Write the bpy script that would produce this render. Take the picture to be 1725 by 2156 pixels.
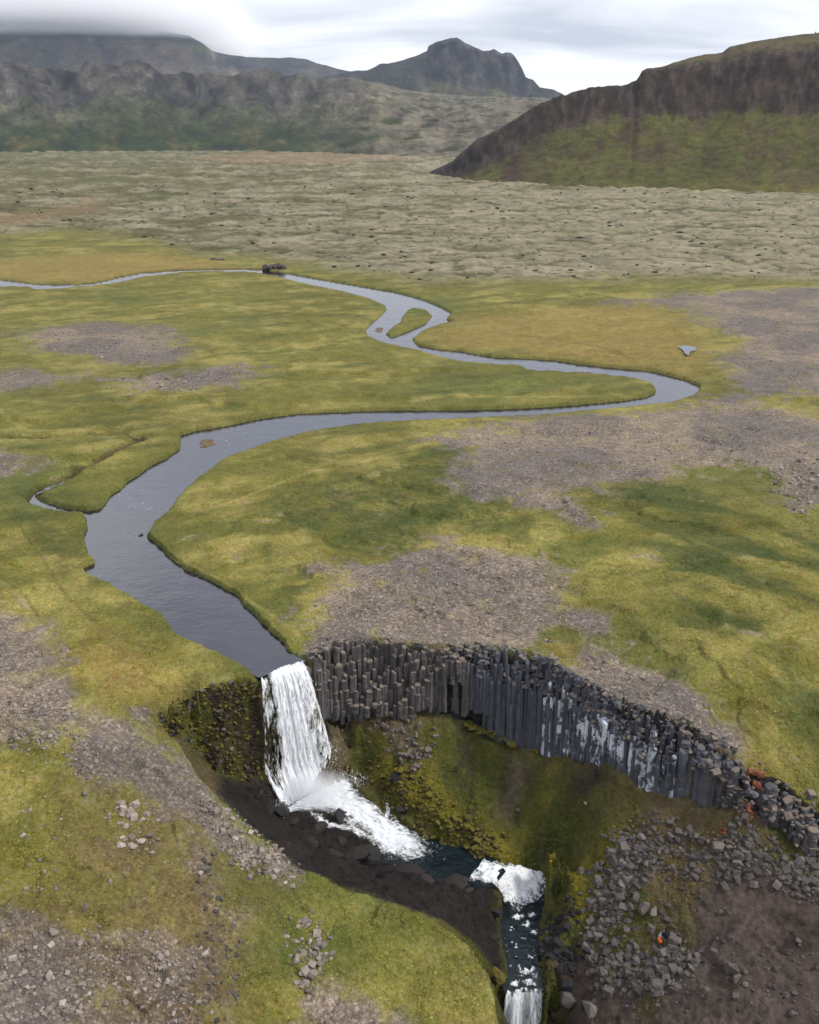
import bpy, bmesh, math, random
import numpy as np
from mathutils import Vector, Matrix

# ------------------------------------------------------------------ scene, camera, world, sun
for o in list(bpy.data.objects): bpy.data.objects.remove(o)
sc = bpy.context.scene
COL = sc.collection
RNG = np.random.default_rng(7)
random.seed(7)

IMW, IMH, FPX, VHOR, CAMZ = 1725.0, 2156.0, 2116.0, 270.0, 40.0
TH = math.atan((IMH/2 - VHOR)/FPX)              # camera pitch below the horizon
cd = bpy.data.cameras.new('camera'); cam = bpy.data.objects.new('camera', cd); COL.objects.link(cam)
cam.location = (0, 0, CAMZ); cam.rotation_euler = (math.pi/2 - TH, 0, 0)
cd.sensor_fit = 'VERTICAL'; cd.angle = 2*math.atan(IMH/2/FPX); cd.clip_start = 0.5; cd.clip_end = 60000
sc.camera = cam

SUN_EL, SUN_AZ = math.radians(44), math.radians(104)   # azimuth clockwise from +Y (view direction)
w = bpy.data.worlds.new('World'); sc.world = w; w.use_nodes = True
nt = w.node_tree; nt.nodes.clear()
def N(tree, typ, **kw):
    n = tree.nodes.new(typ)
    for k, v in kw.items():
        if k.startswith('i_'):
            key = k[2:]
            key = int(key) if key.isdigit() else key
            n.inputs[key].default_value = v
        else: setattr(n, k, v)
    return n
def sky_world():
    L = nt.links.new
    out = N(nt, 'ShaderNodeOutputWorld'); bg = N(nt, 'ShaderNodeBackground'); L(bg.outputs[0], out.inputs[0])
    sky = N(nt, 'ShaderNodeTexSky', sky_type='NISHITA', sun_disc=False, sun_elevation=SUN_EL, sun_rotation=SUN_AZ)
    tc = N(nt, 'ShaderNodeTexCoord'); sep = N(nt, 'ShaderNodeSeparateXYZ'); L(tc.outputs['Generated'], sep.inputs[0])
    def M(op, a, b=None, c=None):
        n = N(nt, 'ShaderNodeMath', operation=op)
        for i, q in enumerate((a, b, c)):
            if q is None: continue
            if isinstance(q, (int, float)): n.inputs[i].default_value = q
            else: L(q, n.inputs[i])
        return n.outputs[0]
    z = M('MAXIMUM', sep.outputs[2], 0.0)
    zz = M('ADD', z, 0.13)
    cx = M('DIVIDE', sep.outputs[0], zz); cy = M('DIVIDE', sep.outputs[1], zz)
    comb = N(nt, 'ShaderNodeCombineXYZ'); L(cx, comb.inputs[0]); L(cy, comb.inputs[1])
    n1 = N(nt, 'ShaderNodeTexNoise'); n1.inputs['Scale'].default_value = 0.85; n1.inputs['Detail'].default_value = 6; n1.inputs['Roughness'].default_value = 0.5
    n1.inputs['Distortion'].default_value = 0.6
    mp = N(nt, 'ShaderNodeMapping'); mp.inputs['Location'].default_value = (3.1, 1.7, 0); mp.inputs['Scale'].default_value = (0.8, 1.0, 1)
    L(comb.outputs[0], mp.inputs[0]); L(mp.outputs[0], n1.inputs['Vector'])
    r1 = N(nt, 'ShaderNodeValToRGB'); L(n1.outputs[0], r1.inputs[0])
    e = r1.color_ramp.elements
    e[0].position = 0.38; e[0].color = (0.46, 0.49, 0.58, 1)
    e[1].position = 0.62; e[1].color = (0.88, 0.89, 0.93, 1)
    m = e.new(0.5); m.color = (0.66, 0.68, 0.75, 1)
    # clearer, brighter strip under the far edge of the cloud deck
    low = N(nt, 'ShaderNodeMapRange', interpolation_type='SMOOTHSTEP'); low.inputs[1].default_value = 0.028; low.inputs[2].default_value = 0.062
    low.inputs[3].default_value = 1; low.inputs[4].default_value = 0; L(sep.outputs[2], low.inputs[0])
    mixl = N(nt, 'ShaderNodeMix', data_type='RGBA'); L(low.outputs[0], mixl.inputs[0]); L(r1.outputs[0], mixl.inputs[6]); mixl.inputs[7].default_value = (0.98, 0.99, 1.0, 1)
    # overcast luminance law (1 + 2 sin e)/3
    sm = N(nt, 'ShaderNodeMapRange', interpolation_type='SMOOTHSTEP'); sm.inputs[1].default_value = 0.10; sm.inputs[2].default_value = 0.30; sm.inputs[4].default_value = 0.35; L(z, sm.inputs[0])
    lum = M('ADD', M('MULTIPLY_ADD', z, 0.6, 1.0), sm.outputs[0])
    sc1 = N(nt, 'ShaderNodeVectorMath', operation='SCALE'); L(mixl.outputs[2], sc1.inputs[0]); L(lum, sc1.inputs['Scale'])
    sk = N(nt, 'ShaderNodeVectorMath', operation='SCALE'); L(sky.outputs[0], sk.inputs[0]); sk.inputs['Scale'].default_value = 0.012
    add = N(nt, 'ShaderNodeVectorMath', operation='ADD'); L(sc1.outputs[0], add.inputs[0]); L(sk.outputs[0], add.inputs[1])
    L(add.outputs[0], bg.inputs[0]); bg.inputs[1].default_value = 1.0
sky_world()
sd = bpy.data.lights.new('sun', 'SUN'); sd.energy = 3.3; sd.angle = math.radians(7); sd.color = (1.0, 0.95, 0.87)
sun = bpy.data.objects.new('sun', sd); COL.objects.link(sun)
_d = Vector((math.sin(SUN_AZ)*math.cos(SUN_EL), math.cos(SUN_AZ)*math.cos(SUN_EL), math.sin(SUN_EL)))
sun.rotation_euler = _d.to_track_quat('Z', 'Y').to_euler(); sun.location = (0, 0, 300)
sc.cycles.volume_bounces = 6; sc.cycles.max_bounces = 8; sc.cycles.diffuse_bounces = 3; sc.cycles.transparent_max_bounces = 12
sc.view_settings.view_transform = 'Standard'; sc.view_settings.look = 'None'
sc.view_settings.exposure = 0.22; sc.view_settings.gamma = 1.0; sc.view_settings.use_curve_mapping = False

# ------------------------------------------------------------------ helpers
def srgb(r, g, b):
    f = lambda c: (c/255/12.92) if c/255 <= 0.04045 else ((c/255+0.055)/1.055)**2.4
    return np.array([f(r), f(g), f(b)])
def ray(u, v):
    x = (u-IMW/2)/FPX; yv = (IMH/2-v)/FPX
    return np.array([x, math.cos(TH)+math.sin(TH)*yv, -math.sin(TH)+math.cos(TH)*yv])
def at(u, v, z):
    d = ray(u, v); t = (z-CAMZ)/d[2]
    return np.array([d[0]*t, d[1]*t, z])
def lines(pts): return np.array([at(*p) for p in pts])
def flat(pts, z=0.0): return np.array([at(p[0], p[1], z)[:2] for p in pts])
def densify(P, step):
    P = np.asarray(P, float); out = [P[:1]]
    for a, b in zip(P[:-1], P[1:]):
        n = max(1, int(math.ceil(np.linalg.norm((b-a)[:2])/step)))
        t = (np.arange(n)+1)[:, None]/n
        out.append(a+(b-a)*t)
    return np.vstack(out)
def resample(P, n):
    P = np.asarray(P, float); d = np.r_[0, np.cumsum(np.linalg.norm(np.diff(P, axis=0), axis=1))]
    t = np.linspace(0, d[-1], n)
    return np.stack([np.interp(t, d, P[:, k]) for k in range(P.shape[1])], 1)
def smooth_line(P, n):
    """Catmull-Rom through P, n samples"""
    P = np.asarray(P, float); m = len(P)
    d = np.r_[0, np.cumsum(np.linalg.norm(np.diff(P, axis=0), axis=1))]; t = np.linspace(0, d[-1], n)
    i = np.clip(np.searchsorted(d, t, side='right')-1, 0, m-2)
    f = ((t-d[i])/(d[i+1]-d[i]+1e-9))[:, None]
    p0, p1, p2, p3 = P[np.maximum(i-1, 0)], P[i], P[i+1], P[np.minimum(i+2, m-1)]
    return 0.5*((2*p1)+(-p0+p2)*f+(2*p0-5*p1+4*p2-p3)*f**2+(-p0+3*p1-3*p2+p3)*f**3)
def sstep(a, b, x):
    t = np.clip((x-a)/(b-a), 0, 1); return t*t*(3-2*t)
def lerp(a, b, t): return a+(b-a)*t

_perm = np.concatenate([np.random.default_rng(11).permutation(512)]*3)
_ga = np.random.default_rng(12).uniform(0, 2*math.pi, 512); _gx, _gy = np.cos(_ga), np.sin(_ga)
def noise(x, y, seed=0):
    x = np.asarray(x, float); y = np.asarray(y, float)
    xi = np.floor(x).astype(np.int64); yi = np.floor(y).astype(np.int64); fx = x-xi; fy = y-yi
    sx = fx*fx*fx*(fx*(fx*6-15)+10); sy = fy*fy*fy*(fy*(fy*6-15)+10)
    X = (xi+seed*37) & 511; Y = (yi+seed*91) & 511; X1 = (X+1) & 511; Y1 = (Y+1) & 511
    def g(a, b, dx, dy):
        h = _perm[_perm[a]+b]; return _gx[h]*dx+_gy[h]*dy
    n0 = g(X, Y, fx, fy); n1 = g(X1, Y, fx-1, fy); n2 = g(X, Y1, fx, fy-1); n3 = g(X1, Y1, fx-1, fy-1)
    a = n0+(n1-n0)*sx; b = n2+(n3-n2)*sx
    return (a+(b-a)*sy)*1.5
def fbm(x, y, octaves=4, seed=0, rough=0.5):
    s = 0; a = 1; t = 0; f = 1.0
    for k in range(octaves):
        s = s+a*noise(x*f+k*17.3, y*f-k*9.1, seed+k); t += a; a *= rough; f *= 2.03
    return s/t
def ridged(x, y, octaves=4, seed=0):
    s = 0; a = 1; t = 0; f = 1.0
    for k in range(octaves):
        s = s+a*(1-2*np.abs(noise(x*f+k*7.7, y*f+k*3.3, seed+k))); t += a; a *= 0.5; f *= 2.07
    return s/t

def sdf(x, y, poly, margin=1e9):
    """signed distance to a closed polygon (negative inside); points further than margin from its box get +margin"""
    poly = np.asarray(poly)[:, :2]; out = np.full(x.shape, float(margin))
    lo = poly.min(0)-margin; hi = poly.max(0)+margin
    idx = np.nonzero((x > lo[0]) & (x < hi[0]) & (y > lo[1]) & (y < hi[1]))
    px = x[idx]; py = y[idx]
    d2 = np.full(px.shape, 1e18); ins = np.zeros(px.shape, bool)
    for a, b in zip(poly, np.roll(poly, -1, axis=0)):
        ex, ey = b-a; wx = px-a[0]; wy = py-a[1]; L = ex*ex+ey*ey+1e-12
        t = np.clip((wx*ex+wy*ey)/L, 0, 1); dx = wx-ex*t; dy = wy-ey*t
        d2 = np.minimum(d2, dx*dx+dy*dy)
        c = ((a[1] > py) != (b[1] > py)) & (px < (b[0]-a[0])*(py-a[1])/((b[1]-a[1]) if b[1] != a[1] else 1e-12)+a[0])
        ins ^= c
    d = np.sqrt(d2); out[idx] = np.where(ins, -d, d)
    return np.minimum(out, margin)
def dline(x, y, P, margin):
    """distance to an open polyline"""
    P = np.asarray(P)[:, :2]; out = np.full(x.shape, float(margin))
    lo = P.min(0)-margin; hi = P.max(0)+margin
    idx = np.nonzero((x > lo[0]) & (x < hi[0]) & (y > lo[1]) & (y < hi[1]))
    px = x[idx]; py = y[idx]; d2 = np.full(px.shape, 1e18)
    for a, b in zip(P[:-1], P[1:]):
        ex, ey = b-a; wx = px-a[0]; wy = py-a[1]; L = ex*ex+ey*ey+1e-12
        t = np.clip((wx*ex+wy*ey)/L, 0, 1); d2 = np.minimum(d2, (wx-ex*t)**2+(wy-ey*t)**2)
    out[idx] = np.sqrt(d2); return np.minimum(out, margin)

def tag(o, label=None, cat=None, group=None, kind=None):
    if label: o['label'] = label
    if cat: o['category'] = cat
    if group: o['group'] = group
    if kind: o['kind'] = kind
    return o
def empty(name, loc, parent=None):
    o = bpy.data.objects.new(name, None); COL.objects.link(o); o.location = loc
    o.empty_display_size = 0.2
    if parent: o.parent = parent
    return o
def mesh_obj(name, V, F, mat, parent=None, smooth=False):
    me = bpy.data.meshes.new(name)
    V = np.asarray(V, np.float32)
    if isinstance(F, np.ndarray):
        n, k = F.shape
        me.vertices.add(len(V)); me.vertices.foreach_set('co', V.ravel())
        me.loops.add(n*k); me.loops.foreach_set('vertex_index', F.astype(np.int32).ravel())
        me.polygons.add(n); me.polygons.foreach_set('loop_start', np.arange(0, n*k, k, dtype=np.int32))
        me.update(calc_edges=True); me.validate()
    else:
        me.from_pydata([tuple(v) for v in V], [], F); me.update()
    if smooth: me.polygons.foreach_set('use_smooth', np.ones(len(me.polygons), bool))
    if mat: me.materials.append(mat)
    o = bpy.data.objects.new(name, me); COL.objects.link(o)
    if parent: o.parent = parent
    return o
def grid_faces(nr, nc, wrap=False):
    i = np.arange(nr-1)[:, None]; j = np.arange(nc if wrap else nc-1)[None, :]
    j1 = (j+1) % nc
    a = i*nc+j; b = i*nc+j1; c = (i+1)*nc+j1; d = (i+1)*nc+j
    return np.stack([a, b, c, d], -1).reshape(-1, 4)
def set_attr(o, name, arr):
    at_ = o.data.attributes.new(name, 'FLOAT_COLOR', 'POINT')
    A = np.ones((len(arr), 4), np.float32); A[:, :arr.shape[1]] = arr
    at_.data.foreach_set('color', A.ravel())

# ------------------------------------------------------------------ materials
class MT:
    def __init__(self, name):
        self.m = bpy.data.materials.new(name); self.m.use_nodes = True; self.t = self.m.node_tree
        self.b = self.t.nodes['Principled BSDF']; self.out = self.t.nodes['Material Output']
        self.tc = self.t.nodes.new('ShaderNodeTexCoord')
    def L(self, a, b): self.t.links.new(a, b)
    def n(self, typ, **kw): return N(self.t, typ, **kw)
    def noise(self, scale, detail=4, rough=0.55, vec=None, stretch=None, dist=0.0):
        n = self.n('ShaderNodeTexNoise'); n.inputs['Scale'].default_value = scale; n.inputs['Detail'].default_value = detail
        n.inputs['Roughness'].default_value = rough; n.inputs['Distortion'].default_value = dist
        v = vec or self.tc.outputs['Object']
        if stretch:
            mp = self.n('ShaderNodeMapping'); mp.inputs['Scale'].default_value = stretch; self.L(v, mp.inputs[0]); v = mp.outputs[0]
        self.L(v, n.inputs['Vector']); return n.outputs[0]
    def voro(self, scale, feature='F1', out='Distance', rnd=1.0):
        n = self.n('ShaderNodeTexVoronoi', feature=feature); n.inputs['Scale'].default_value = scale; n.inputs['Randomness'].default_value = rnd
        self.L(self.tc.outputs['Object'], n.inputs['Vector']); return n.outputs[out]
    def mr(self, x, a, b, c=0.0, d=1.0, smooth=False):
        n = self.n('ShaderNodeMapRange')
        if smooth: n.interpolation_type = 'SMOOTHSTEP'
        for i, q in enumerate((a, b, c, d)): n.inputs[i+1].default_value = q
        self.L(x, n.inputs[0]); return n.outputs[0]
    def math(self, op, a, b=None, c=None):
        n = self.n('ShaderNodeMath', operation=op)
        for i, q in enumerate((a, b, c)):
            if q is None: continue
            if isinstance(q, (int, float)): n.inputs[i].default_value = q
            else: self.L(q, n.inputs[i])
        return n.outputs[0]
    def mix(self, f, a, b, mode='MIX'):
        n = self.n('ShaderNodeMix', data_type='RGBA', blend_type=mode)
        for i, q in ((0, f), (6, a), (7, b)):
            if isinstance(q, (int, float)): n.inputs[i].default_value = q
            elif isinstance(q, (tuple, list, np.ndarray)): n.inputs[i].default_value = tuple(float(c) for c in q[:3])+(1.0,)
            else: self.L(q, n.inputs[i])
        return n.outputs[2]
    def bump(self, h, strength=0.5, dist=0.1, prev=None):
        n = self.n('ShaderNodeBump'); n.inputs['Strength'].default_value = strength; n.inputs['Distance'].default_value = dist
        self.L(h, n.inputs['Height'])
        if prev: self.L(prev, n.inputs['Normal'])
        return n.outputs[0]
    def attr(self, name, out='Color'):
        n = self.n('ShaderNodeAttribute'); n.attribute_name = name; return n.outputs[out]
    def sep(self, c):
        n = self.n('ShaderNodeSeparateColor'); self.L(c, n.inputs[0]); return n.outputs
    def set(self, col=None, rough=0.9, spec=0.2, normal=None):
        if col is not None:
            if isinstance(col, (tuple, list, np.ndarray)): self.b.inputs['Base Color'].default_value = tuple(float(c) for c in col[:3])+(1,)
            else: self.L(col, self.b.inputs['Base Color'])
        if isinstance(rough, (int, float)): self.b.inputs['Roughness'].default_value = rough
        else: self.L(rough, self.b.inputs['Roughness'])
        self.b.inputs['Specular IOR Level'].default_value = spec
        if normal: self.L(normal, self.b.inputs['Normal'])
        return self.m

def mat_terrain():
    m = MT('ground_cover')
    alb = m.attr('albedo'); cov = m.sep(m.attr('cover'))      # R gravel, G grass, B rock
    fine = m.noise(2.6, 4, 0.75); mid = m.noise(0.42, 3, 0.65)
    f = m.math('MULTIPLY_ADD', m.mr(fine, 0.33, 0.67, -0.5, 0.5), 0.62, 1.0)
    f2 = m.math('MULTIPLY_ADD', m.mr(mid, 0.33, 0.67, -0.5, 0.5), 0.34, 1.0)
    val = m.math('MULTIPLY', f, f2)
    spv = m.sep(m.voro(5.5, out='Color'))[0]
    gv = m.math('MULTIPLY_ADD', m.math('MULTIPLY', m.math('POWER', spv, 3.0), cov[0]), 0.9, m.math('MULTIPLY_ADD', cov[0], -0.2, 1.0))
    val = m.math('MULTIPLY', val, gv)
    rkn = m.noise(0.9, 5, 0.75); val = m.math('MULTIPLY', val, m.math('MULTIPLY_ADD', m.mr(rkn, 0.33, 0.67, -0.5, 0.7), m.math('MULTIPLY', cov[2], 0.8), 1.0))
    hsv = m.n('ShaderNodeHueSaturation'); m.L(alb, hsv.inputs['Color']); m.L(val, hsv.inputs['Value'])
    hn = m.noise(1.1, 3, 0.7); hv = m.mr(hn, 0.33, 0.67, -0.5, 0.5)
    m.L(m.math('MULTIPLY_ADD', hv, m.math('MULTIPLY', cov[1], 0.045), 0.5), hsv.inputs['Hue'])
    m.L(m.math('MULTIPLY_ADD', m.mr(fine, 0.33, 0.67, 0.5, -0.5), m.math('MULTIPLY', cov[1], 0.35), 1.0), hsv.inputs['Saturation'])
    gb = m.noise(3.0, 3, 0.75)
    sb = m.voro(5.5)
    rb = m.noise(1.7, 4, 0.65)
    h = m.math('ADD', m.math('MULTIPLY', gb, m.math('MULTIPLY', cov[1], 0.5)), m.math('MULTIPLY', sb, m.math('MULTIPLY', cov[0], -0.2)))
    h = m.math('ADD', h, m.math('MULTIPLY', rb, m.math('MULTIPLY', cov[2], 1.5)))
    nb = m.bump(h, 1.0, 0.6)
    return m.set(hsv.outputs[0], 0.95, 0.12, nb)
def mat_hill(name, bscale=0.02, bd=14.0):
    m = MT(name)
    alb = m.attr('albedo'); n1 = m.noise(bscale, 8, 0.75); n2 = m.noise(bscale*5, 5, 0.75, stretch=(1, 1, 0.6))
    val = m.math('MULTIPLY', m.math('MULTIPLY_ADD', m.mr(n1, 0.33, 0.67, -0.5, 0.5), 0.55, 1.0), m.math('MULTIPLY_ADD', m.mr(n2, 0.33, 0.67, -0.5, 0.5), 0.75, 1.0))
    hsv = m.n('ShaderNodeHueSaturation'); m.L(alb, hsv.inputs['Color']); m.L(val, hsv.inputs['Value'])
    return m.set(hsv.outputs[0], 0.95, 0.08, m.bump(m.math('ADD', n1, m.math('MULTIPLY', n2, 0.4)), 0.8, bd))
M_TERRAIN = mat_terrain()
_t = MT('grass_blades'); M_TUFT = _t.set(_t.attr('albedo'), 0.9, 0.05)

# ------------------------------------------------------------------ traced layout (pixel of the photograph -> place on the ground)
LEFT_BANK = [(545,1427),(500,1402),(435,1369),(385,1349),(360,1324),(355,1307),(295,1272),(240,1239),(200,1222),(172,1200),(205,1185),(185,1170),(182,1147),(180,1132),(187,1112),(182,1087),(160,1076),(185,1078),(215,1070),(240,1042),(280,1010),(320,982),(350,967),(382,945),(385,927),(382,918),(415,908),(480,898),(550,883),(625,873),(700,869),(862,865),(962,865),(1062,863),(1162,858),(1262,850),(1312,845),(1362,838),(1384,828),(1384,820),(1372,808),(1337,798),(1262,790),(1162,785),(1112,781),(1102,773),(1027,768),(972,763),(927,753),(887,740),(862,735),(850,733),(810,723),(780,710),(772,695),(790,678),(802,668),(817,653),(815,645),(780,630),(725,615),(650,600),(585,583),(535,574),(450,572),(375,575),(300,584),(245,597),(170,605),(80,611),(65,605),(0,604),(-200,604),(-420,596)]
RIGHT_BANK = [(645,1392),(607,1372),(600,1357),(550,1312),(520,1282),(500,1257),(465,1237),(425,1217),(385,1199),(365,1182),(350,1169),(330,1149),(308,1132),(320,1109),(350,1084),(365,1062),(390,1032),(415,1009),(440,992),(475,967),(525,949),(565,934),(650,912),(750,897),(862,889),(1012,883),(1162,875),(1312,860),(1412,850),(1457,835),(1469,823),(1469,813),(1437,800),(1372,783),(1337,780),(1262,773),(1212,767),(1162,759),(1087,755),(1037,753),(962,740),(912,735),(877,728),(865,715),(887,698),(922,685),(952,678),(937,673),(947,660),(927,648),(892,633),(862,624),(825,615),(750,602),(650,585),(585,573),(530,567),(450,567),(375,569),(300,575),(250,585),(210,595),(165,600),(90,600),(0,590),(-200,590),(-420,584)]
ISLAND = [(810,704),(822,712),(834,710),(863,699),(901,682),(913,666),(901,654),(872,649),(856,654),(844,668),(841,680),(824,690)]
WZ = -0.45                                        # river level
RIV_L = flat(LEFT_BANK, WZ); RIV_R = flat(RIGHT_BANK, WZ)
RIVER = np.vstack([RIV_L, RIV_R[::-1]])
ISLE = flat(ISLAND, WZ)
LIP = lines([(545,1436,-0.5),(572,1424,-0.5),(597,1412,-0.5),(620,1404,-0.5),(645,1397,-0.5)])
BROOK = flat([(160,1076),(120,1068),(84,1058),(66,1048),(76,1034),(118,1018),(150,1003),(182,987),(230,962),(275,940),(296,932),(285,924),(200,918),(100,922),(0,926),(-150,930)], -0.3)

# breaklines of the gorge: (u, v, z)
RIM_R = [(652,1394,-0.2),(670,1382,0),(700,1366,0),(760,1350,0),(850,1358,0),(950,1365,0),(1050,1371,0),(1140,1388,0),(1220,1430,0),(1280,1465,-.3),(1340,1493,-.6),(1430,1533,-1.3),(1500,1572,-2.2),(1565,1622,-3),(1640,1655,-4.2),(1700,1700,-5.5),(1800,1780,-7)]
BASE_R = [(690,1515,-6.2),(705,1525,-6.5),(730,1530,-6.7),(780,1530,-6.7),(850,1518,-6.3),(930,1515,-6.3),(1060,1560,-7.7),(1150,1590,-7.9),(1220,1605,-6.9),(1280,1615,-5.9),(1340,1660,-6.7),(1430,1695,-7.1),(1500,1700,-6.5),(1560,1705,-5.7),(1640,1760,-7.5),(1690,1790,-8),(1800,1860,-10)]
def solve_gorge():
    cons = []
    def add(P, closed=False):
        P = densify(P, 0.2); cons.append(P)
    rim = smooth_line(lines(RIM_R), 200); base = smooth_line(lines(BASE_R), 200)
    tb = base.copy(); tb[:, :2] = lerp(rim[:, :2], base[:, :2], 0.42)
    add(rim); add(tb)
    out = base.copy(); out[:, :2] += (base[:, :2]-rim[:, :2])*0.15; out[:, 2] -= 0.15; add(out)
    # plateau banks
    add(np.c_[densify(RIV_R[:14], 1), np.zeros(len(densify(RIV_R[:14], 1)))])
    lb = densify(RIV_L[:18], 1); add(np.c_[lb, np.full(len(lb), 0.1)])
    # lip and the wall behind the fall
    lip = LIP.copy(); lip[:, 2] = -0.9; add(lip); up = lip.copy(); up[:, 1] += 2; add(up)
    wb = LIP.copy(); wb[:, 1] -= 0.55; wb[:, 2] = (-9.6, -11.3, -11.9, -11.9, -11.6); add(wb)
    # mossy left wall
    add(lines([(300,1500,-1.2),(330,1490,-1),(380,1470,-.5),(440,1447,-.3),(500,1427,-.2),(543,1431,-.4)]))
    add(lines([(352,1530,-3.2),(372,1560,-4.6),(405,1600,-6.3),(440,1630,-7.6),(480,1648,-8.6),(520,1640,-8.8),(550,1622,-8.6)]))
    # floor below it
    add(lines([(556,1645,-9.0),(575,1690,-10.8),(600,1722,-11.6),(640,1760,-12.1),(700,1785,-12.5),(760,1800,-12.8),(800,1812,-13.3)]))
    add(lines([(505,1665,-9.2),(545,1705,-10.8),(600,1760,-12.0),(680,1810,-12.6),(760,1845,-12.8),(880,1885,-12.85),(960,1898,-12.85),(1010,1896,-12.9),(1038,1892,-13.1),(1050,1908,-14.7),(1046,1960,-15.2),(1050,2000,-15.4),(1056,2050,-15.9),(1060,2090,-16.3),(1056,2118,-18),(1055,2200,-22),(1050,2300,-24)]))
    # stream bed and its right bank
    add(lines([(640,1700,-11.7),(700,1690,-11.6),(760,1730,-12.2),(820,1770,-13.2),(870,1800,-14)]))
    add(lines([(870,1800,-14),(940,1825,-14.3),(1005,1838,-13.9),(1030,1840,-13.35),(1055,1848,-14.2),(1085,1880,-16.2),(1095,1920,-16.3),(1100,2000,-16.5),(1105,2075,-17),(1102,2092,-17.2),(1100,2105,-19.5),(1098,2170,-22.5),(1095,2300,-25)]))
    add(lines([(750,1645,-11.3),(800,1690,-11.7),(850,1725,-12.4),(885,1755,-13),(930,1770,-13.2),(1000,1795,-13.2),(1045,1806,-13.1),(1105,1812,-14.1),(1170,1834,-15.2),(1186,1888,-15.3),(1156,1950,-15.4),(1158,2020,-15.6),(1152,2075,-16.0),(1152,2092,-16.3),(1157,2112,-17.8),(1150,2200,-22),(1150,2300,-24)]))
    add(lines([(765,1620,-10.3),(800,1650,-10.5),(860,1690,-11),(900,1715,-11.5),(960,1752,-11.9),(1040,1782,-11.7),(1100,1790,-11.5),(1165,1808,-11.8),(1208,1850,-12.4),(1215,1905,-13.4)]))
    add(lines([(700,1560,-8.4),(735,1590,-9.4)]))
    add(lines([(975,1866,-12.95),(1005,1868,-12.95),(1036,1872,-13.1)])); add(lines([(1022,1812,-13.3),(1030,1835,-13.3),(1034,1862,-13.2)]))
    add(lines([(1075,1838,-14.9),(1110,1850,-15.9),(1130,1865,-16.1)]))
    # near rim on the left
    add(lines([(352,1545,-3.6),(372,1575,-4.0),(420,1645,-5.1),(470,1702,-6.2),(530,1772,-7.4),(580,1812,-8.2),(640,1842,-8.9),(720,1880,-9.7),(800,1905,-10.2),(900,1945,-10.7),(1000,2012,-11.5),(1030,2062,-12.2),(1045,2112,-13),(1040,2180,-14),(1020,2320,-16)]))
    # lower right slope
    add(lines([(1270,1960,-14.2),(1300,2080,-15.2),(1320,2156,-16),(1330,2300,-18)]))
    pts = [(60,1500,0.2),(200,1600,-1),(300,1690,-3.2),(150,1750,-2.4),(200,1900,-4.2),(400,1980,-7.4),(400,1820,-5.6),(600,2100,-10),(560,1950,-8.9),(0,2000,-2.8),(0,2156,-4.6),(300,2156,-7.8),(800,2120,-12),(900,2080,-12),(800,2250,-14),(0,1400,.3),(150,1350,.3),(300,1400,.2),(220,1480,0),
           (1400,1850,-10.5),(1550,1980,-12),(1480,1800,-9),(1600,2156,-14.5),(1720,1950,-11),(1725,2156,-14),(1250,1720,-9.6),(1150,1700,-10.4),(1000,1620,-9.0),(900,1600,-8.6),(1080,1640,-9.0),(1400,2060,-13.4),
           (1300,1300,.3),(1500,1400,-.3),(1650,1500,-1.2),(1725,1600,-3),(1500,1200,.8),(1700,1250,1.2),(1700,1400,0),(1000,1250,.1),(800,1250,.1),(1800,1700,-5)]
    PT = np.array([at(*p) for p in pts])
    P = np.vstack(cons)
    x0, x1, y0, y1 = -80., 80., 10., 140.
    Z = None
    for res in (4.0, 2.0, 1.0, 0.5, 0.25):
        nx = int((x1-x0)/res)+1; ny = int((y1-y0)/res)+1
        if Z is None: Z = np.zeros((ny, nx))
        else:
            oy = np.clip(np.arange(ny)/2, 0, Z.shape[0]-1.001); ox = np.clip(np.arange(nx)/2, 0, Z.shape[1]-1.001)
            iy = oy.astype(int); ix = ox.astype(int); fy = (oy-iy)[:, None]; fx = (ox-ix)[None]
            Z = (Z[iy][:, ix]*(1-fx)+Z[iy][:, ix+1]*fx)*(1-fy)+(Z[iy+1][:, ix]*(1-fx)+Z[iy+1][:, ix+1]*fx)*fy
        j = np.round((P[:, 0]-x0)/res).astype(int); i = np.round((P[:, 1]-y0)/res).astype(int)
        ok = (i >= 0) & (i < ny) & (j >= 0) & (j < nx)
        s = np.zeros((ny, nx)); c = np.zeros((ny, nx)); np.add.at(s, (i[ok], j[ok]), P[ok, 2]); np.add.at(c, (i[ok], j[ok]), 1)
        fixed = c > 0; val = np.where(fixed, s/np.maximum(c, 1), 0)
        fixed[-1] = True; val[-1] = 0
        if res >= 0.5:                                  # points pull softly over a wide spot
            yy = y0+np.arange(ny)[:, None]*res; xx = x0+np.arange(nx)[None]*res; wt = np.zeros((ny, nx)); tv = np.zeros((ny, nx))
            for q in PT:
                g = np.exp(-((xx-q[0])**2+(yy-q[1])**2)/(2*2.6**2)); wt += g; tv += g*q[2]
            tv = tv/np.maximum(wt, 1e-6); wt = np.clip(wt, 0, 1)*0.02*res**2
        else: wt = wt*0
        if wt.shape != Z.shape: wt = np.zeros_like(Z); tv = np.zeros_like(Z)
        for it in range(900 if res > 1 else 400 if res > 0.3 else 60):
            Z = Z+(tv-Z)*wt
            Z[fixed] = val[fixed]
            Zp = np.pad(Z, 1, mode='edge')
            Z = 0.25*(Zp[:-2, 1:-1]+Zp[2:, 1:-1]+Zp[1:-1, :-2]+Zp[1:-1, 2:])
        Z[fixed] = val[fixed]
    # light smoothing except on the steep walls
    gy, gx = np.gradient(Z, res); steep = sstep(1.0, 2.0, np.hypot(gx, gy))
    S = Z.copy()
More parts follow.
